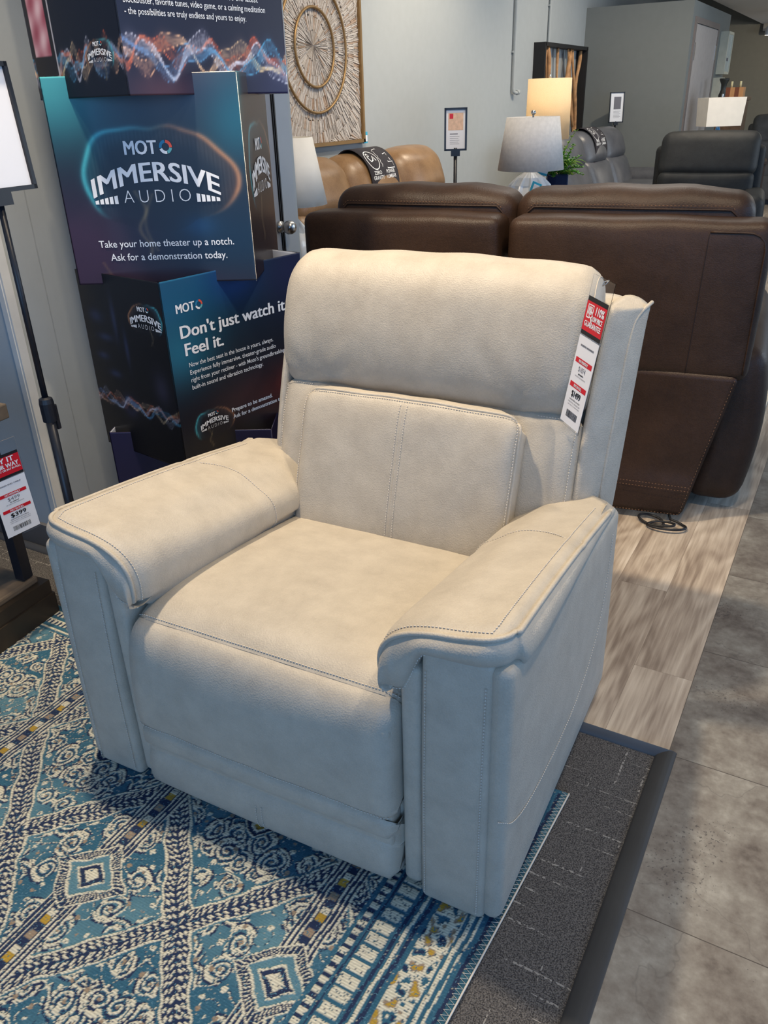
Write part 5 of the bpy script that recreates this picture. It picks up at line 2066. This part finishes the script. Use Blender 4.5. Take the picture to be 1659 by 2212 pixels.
lb = bpy.data.lights.new('lamp_glow', 'POINT')
lb.energy = 1.6
lb.color = (1, .90, .74)
lb.shadow_soft_size = .035
lo = bpy.data.objects.new('lamp_glow', lb)
lo.location = (-2.29, 6.66, 1.30)
COL.objects.link(lo)

# lamp by the door
t = empty('table_lamp', 'table lamp with tall white tapered shade half hidden behind the door wall', 'lamp', (-2.43, 3.37, .64), 0)
smooth_it(shade_mesh(t, .125, .178, .310, .605, SHADEW))
MB().lathe([(.0001, 0), (.060, 0), (.072, .02), (.098, .07), (.104, .12), (.090, .17), (.055, .215), (.030, .245), (.022, .27), (.022, .32), (.0001, .325)], seg=66, fr=lambda a, z: 1 + .05 * math.cos(a * 11)).build('ceramic_base', CERAM, t, smooth=True)
MB().tube([(0, 0, .32), (0, 0, .61)], .005, seg=8).tube([(-.122, 0, .60), (.122, 0, .60)], .002, seg=5).build('harp', CHROME, t)

# lamp far right with a rectangular shade
t = empty('table_lamp', 'table lamp with rectangular white shade and blue glass base at the upper right', 'lamp', (-1.535, 9.95, .72), math.radians(35))
shade_mesh(t, 0, 0, .335, .605, SHADEW, rect=((.205, .13), (.190, .12)))
MB().lathe([(.0001, 0), (.05, 0), (.055, .02), (.075, .10), (.078, .17), (.055, .25), (.025, .30), (.015, .34), (.0001, .34)], seg=28).build('glass_base', plain('blue_glass', srgb(40, 130, 200), .1, coat=.5, mott=.3, mscale=20), t, smooth=True)
MB().tube([(0, 0, .33), (0, 0, .62)], .005, seg=8).lathe([(.0001, .640), (.010, .636), (.010, .612), (.0001, .608)], seg=12).tube([(-.2, 0, .60), (.2, 0, .60)], .002, seg=5).build('harp', CHROME, t)
# framed picture on the console
t = empty('picture_frame', 'small white framed blue picture on the console under the box shaded lamp', 'picture frame', (-1.44, 9.84, .722), math.radians(10))
MB().box((-.085, 0, .12), (.014, .02, .24)).box((.085, 0, .12), (.014, .02, .24)).box((0, 0, .007), (.184, .02, .014)).box((0, 0, .237), (.184, .02, .014)).build('frame', plain('white_frame', srgb(225, 228, 232), .4), t)
MB().box((0, .004, .12), (.16, .004, .22)).build('picture', plain('blue_abstract_print', srgb(110, 140, 165), .4, mott=.5, mscale=14), t)

#@@PLANT
t = empty('potted_plant', 'green bushy plant in a dark blue glass cube vase on the side table', 'plant', (-1.600, 4.86, .70), math.radians(25))
MB().box((0, 0, .1425), (.125, .125, .285), bev=.008).build('vase', plain('dark_blue_glass', srgb(26, 40, 70), .06, coat=.8, mott=.25, mscale=12), t)
LEAF = plain('green_leaf', srgb(92, 152, 56), .55, mott=.35, mscale=90)
LEAF2 = plain('light_green_leaf', srgb(134, 168, 62), .55, mott=.3, mscale=90)
rp = random.Random(3)
mb, mb2 = MB(), MB()
for k in range(70):
    a = rp.random() * 6.28
    r0 = rp.random() * .045
    ln = .06 + .09 * rp.random()
    el = .35 + rp.random() * 1.15
    p0 = Vector((math.cos(a) * r0, math.sin(a) * r0, .275))
    if k % 9 == 0:
        el, ln = 1.35, .22
    pts = []
    for q in range(7):
        f = q / 6
        e = el - f * .9 * (1.3 - el * .6)
        p0 = p0 + Vector((math.cos(a) * math.cos(e), math.sin(a) * math.cos(e), math.sin(e))) * ln / 6
        pts.append(p0.copy())
    tgt = mb if k % 3 else mb2
    tgt.tube(pts, [.0022] * 6 + [.001], seg=4)
    for q in range(1, 7):
        for s in range(4):
            aa = a + PI / 2 * s + q
            c = pts[q]
            dv = Vector((math.cos(aa), math.sin(aa), .5)).normalized()
            sd = dv.cross(Vector((0, 0, 1))).normalized() * .0075
            tip = c + dv * .022
            tgt.add([c, c + dv * .010 + sd, tip, c + dv * .010 - sd], [(0, 1, 2, 3)])
for k in range(26):
    a = rp.random() * 6.28
    ln = .12 + .09 * rp.random()
    p0 = Vector((math.cos(a) * .02, math.sin(a) * .02, .275))
    pts = []
    for q in range(8):
        e = 1.3 - q * .26
        p0 = p0 + Vector((math.cos(a) * math.cos(e), math.sin(a) * math.cos(e), math.sin(e))) * ln / 8
        pts.append(p0.copy())
    mb2.tube(pts, [.0018] * 7 + [.0006], seg=4)
f1_ = mb.build('foliage', LEAF, t)
f2_ = mb2.build('grass_blades', LEAF2, t)
q = MB().box((0, 0, 0), (.055, .003, .04)).build('plant_tag', PAPER, t)
q.location = (-.085, -.075, .30)
q.rotation_euler = (.3, .25, 0)
q = MB().box((0, -.0025, -.012), (.055, .002, .012)).build('tag_stripe', BLUETAG, q)

# acrylic sign holder on the table by the door
t = empty('sign_holder', 'clear acrylic sign holder with a white sheet beside the tall white lamp', 'sign holder', (-2.16, 3.36, .64), math.radians(25))
MB().box((0, 0, .17), (.11, .004, .34)).box((0, .03, .003), (.11, .06, .005)).build('acrylic_holder', ACRYL, t)
MB().box((0, .004, .13), (.10, .002, .26)).build('paper_sheet', PAPER, t)

#@@WALLART
def mosaic_art():
    S, cy, cz, X = .575, 4.905, 1.712, -3.3
    t = empty('wall_art', 'square driftwood mosaic wall art with two gold rings above the tan sofa', 'wall art', (X, cy, cz))
    f, d = .022, .050
    mb = MB().box((d / 2, 0, S), (d, 2 * S + f, f)).box((d / 2, 0, -S), (d, 2 * S + f, f)).box((d / 2, S, 0), (d, f, 2 * S + f)).box((d / 2, -S, 0), (d, f, 2 * S + f))
    mb.box((.009, 0, 0), (.014, 2 * S, 2 * S))
    mb.build('gold_frame', GOLD, t)
    rr = random.Random(2)
    mbs = MB()
    rings = [0.0, .085, .17, .235, .30, .37, .43, .50, .58, .68, .82]
    for i in range(len(rings) - 1):
        r0, r1 = rings[i], rings[i + 1]
        n = int(44 + 2 * PI * (r0 + r1) / 2 / .0115)
        a = 0
        while a < 2 * PI:
            da = 2 * PI / n * (.6 + .9 * rr.random())
            q0, q1 = r0 + .012 * (rr.random() - .5), r1 + .012 * (rr.random() - .5)
            q0 = max(q0, .004)
            h0, h1 = .024 + .010 * rr.random(), .024 + .010 * rr.random()
            pts = []
            for (r, an) in ((q0, a + .0006 / q0), (q0, a + da - .0006 / q0), (q1, a + da - .002 / q1), (q1, a + .002 / q1)):
                y, z = r * math.cos(an), r * math.sin(an)
                pts.append([max(-S + .012, min(S - .012, y)), max(-S + .012, min(S - .012, z))])
            area = abs(sum(pts[k][0] * pts[(k + 1) % 4][1] - pts[(k + 1) % 4][0] * pts[k][1] for k in range(4))) / 2
            if area > 2e-6:
                vs = [(.017, y, z) for y, z in pts] + [(h0 + (h1 - h0) * (k > 1), pts[k][0], pts[k][1]) for k in range(4)]
                mbs.add(vs, [(4, 5, 6, 7), (0, 1, 5, 4), (1, 2, 6, 5), (2, 3, 7, 6), (3, 0, 4, 7)], rr.choice((0, 0, 0, 0, 0, 1, 1, 1, 2)))
            a += da
    mbs.build('wood_mosaic', [plain('whitewashed_wood', srgb(188, 181, 174), .8, mott=.16, mscale=60), plain('weathered_wood', srgb(170, 161, 153), .8, mott=.2, mscale=60), plain('pale_brown_wood', srgb(166, 144, 126), .8, mott=.2, mscale=60)], t)
    for r in (.222, .372):
        MB().tube([(.046, r * math.cos(2 * PI * k / 64), -.012 + r * math.sin(2 * PI * k / 64)) for k in range(64)], .0085, seg=8, closed=True).build('gold_ring', GOLD, t, smooth=True)
    return t


mosaic_art()
o = MB().box((0, 0, 0), (.012, .055, .075), 0).box((.007, 0, -.006), (.003, .040, .040), 1).build('price_label', [BLUETAG, PAPER])
o.location = (-3.268, 5.512, 1.155)
tag(o, 'small blue and white price label at the lower right corner of the wood mosaic art', 'label')


def driftwood_art():
    y0, y1, z0, z1, X, d = 9.05, 10.50, .70, 1.865, -3.3, .125
    t = empty('wall_art', 'driftwood branches in a deep black rectangular frame on the long grey wall', 'wall art', (X, (y0 + y1) / 2, (z0 + z1) / 2))
    W, H_ = y1 - y0, z1 - z0
    f = .035
    MB().box((d / 2, 0, H_ / 2), (d, W, f)).box((d / 2, 0, -H_ / 2), (d, W, f)).box((d / 2, W / 2, 0), (d, f, H_ + f)).box((d / 2, -W / 2, 0), (d, f, H_ + f)).build('black_frame', plain('matte_black_wood', (.012, .012, .013, 1), .6), t)
    rr = random.Random(9)
    m = plain('driftwood', srgb(186, 140, 96), .7, mott=.3, mscale=16)
    for k in range(15):
        y = -W / 2 + .08 + (W - .16) * k / 14 + rr.uniform(-.03, .03)
        lean = rr.uniform(-.42, .42)
        pts, rad = [], []
        x = rr.uniform(.04, .085)
        r0 = rr.uniform(.010, .023)
        zb_, zt_ = rr.choice(((0, 1), (0, 1), (0, .72), (.3, 1)))
        for q in range(10):
            ff = q / 9
            yy = y + lean * (ff - .5) + .03 * math.sin(ff * 6 + k)
            pts.append((x + .012 * math.sin(ff * 5 + k * 2), max(-W / 2 + .04, min(W / 2 - .04, yy)), -H_ / 2 + .02 + (H_ - .04) * (zb_ + (zt_ - zb_) * ff)))
            rad.append(r0 * (1.15 - .5 * abs(ff - .4)) * (1 + .2 * math.sin(ff * 14 + k)))
        MB().tube(pts, rad, seg=7).build('branch', m, t, smooth=True)
    return t


driftwood_art()
for y, z, lab in ((8.435, 1.43, 'thin grey conduit down the wall ending in an open elbow above the lit lamp'), (9.42, 1.88, 'thin grey conduit down the wall ending at the driftwood art frame')):
    mb = MB()
    if z < 1.5:
        mb.tube([(-3.275, y, 3.2), (-3.275, y, z + .03), (-3.272, y + .004, z + .008), (-3.262, y + .02, z - .004), (-3.25, y + .05, z - .004), (-3.25, y + .06, z + .002)], .016, seg=10)
        mb.tube([(-3.252, y + .045, z - .004), (-3.246, y + .075, z + .002)], .023, seg=12)
    else:
        mb.tube([(-3.28, y, 3.2), (-3.28, y, z)], .014, seg=10)
    for zz in (z + .35, z + .95):
        mb.box((-3.288, y, zz), (.022, .06, .015))
    o = mb.build('conduit', WALLM, None, smooth=False)
    tag(o, lab, 'conduit')

# far end: box frames on the office wall, pedestal with carved box, rug, spot
IVORY = plain('ivory_frame', srgb(206, 204, 186), .6)
GLZ = plain('pale_glazed_picture', srgb(196, 208, 208), .25, mott=.12, mscale=10)
for y0, y1, z0, z1, lab in ((12.72, 13.12, 1.60, 2.06, 'upper ivory shadow box picture on the wall beside the office door'), (12.60, 12.88, 1.02, 1.53, 'lower ivory shadow box picture on the wall beside the office door')):
    t = empty('picture_frame', lab, 'picture frame', (BX, (y0 + y1) / 2, (z0 + z1) / 2))
    W, H_ = y1 - y0, z1 - z0
    MB().box((.05, 0, H_ / 2), (.10, W, .03)).box((.05, 0, -H_ / 2), (.10, W, .03)).box((.05, W / 2, 0), (.10, .03, H_)).box((.05, -W / 2, 0), (.10, .03, H_ + .03)).build('frame', IVORY, t)
    MB().box((.085, 0, 0), (.006, W - .03, H_ - .03)).build('picture', GLZ, t)
    MB().box((.0895, .0, -H_ * .16), (.004, W * .3, .035)).build('small_plaque', GREYP, t)
t = empty('pedestal', 'dark carved wood pedestal cabinet behind the box shaded lamp', 'cabinet', (-1.60, 11.2, 0))
MB().box((0, 0, .65), (.30, .30, 1.26), bev=.01).build('body', WOODD, t)
MB().box((0, 0, 1.30), (.34, .34, .04), bev=.006).build('top', WOODD, t)
t = empty('wooden_box', 'striped two tone wooden box holding two pale candles on the pedestal', 'box', (-1.585, 11.16, 1.32))
m1, m2 = plain('red_brown_wood', srgb(120, 66, 40), .5), plain('honey_wood', srgb(196, 142, 92), .5)
mb = MB()
for k in range(4):
    mb.box((-.072 + .048 * k, 0, .05), (.048, .16, .10), k % 2)
mb.build('striped_body', [m1, m2], t)
for x in (-.05, .045):
    MB().lathe([(.0001, .10), (.012, .10), (.012, .160), (.0001, .162)], (x, 0, 0), seg=12).build('candle', plain('pale_wax', srgb(214, 204, 160), .6) if 'pale_wax' not in MATS else MATS['pale_wax'], t, smooth=True)
t = empty('urn', 'small dark urn with flared rim behind the candles at the upper right', 'urn', (-1.845, 11.95, -.0))
MB().lathe([(.0001, 0), (.12, 0), (.12, .03), (.05, .06), (.035, 1.20), (.05, 1.28), (.05, 1.34), (.030, 1.40), (.035, 1.46), (.060, 1.51), (.060, 1.525), (.03, 1.525)], seg=24).build('urn_body', plain('dark_bronze_glaze', srgb(48, 50, 46), .4), t, smooth=True)
# cream rug beyond the brown loveseat
o = MB().box((-.405, 4.02, .008), (.36, 1.80, .014)).build('area_rug', plain('cream_shag', srgb(222, 212, 190), .95, mott=.12, mscale=60, bump=.8, bscale=120))
o.location = (0, 0, 0)
tag(o, 'cream textured area rug showing beyond the arm of the brown loveseat', 'rug')
# track spotlight far away
t = empty('track_light', 'small lit track spotlight high on the far ceiling at the right edge', 'lamp', (-1.66, 13.9, 2.06))
MB().tube([(0, 0, .10), (0, 0, .29)], .01, seg=8).build('stem', BLKMETAL, t)
MB().lathe([(.045, 0), (.05, .02), (.04, .10), (.015, .12), (.0001, .12)], seg=20).build('lamp_head', plain('white_lamp_head', (.7, .7, .68, 1), .4), t, smooth=True)
MB().lathe([(.0001, .012), (.042, .012)], seg=20).build('lamp_lens', plain('lit_lens', (1, .9, .7, 1), .5, emit=(1, .85, .55, 1), emits=25), t)
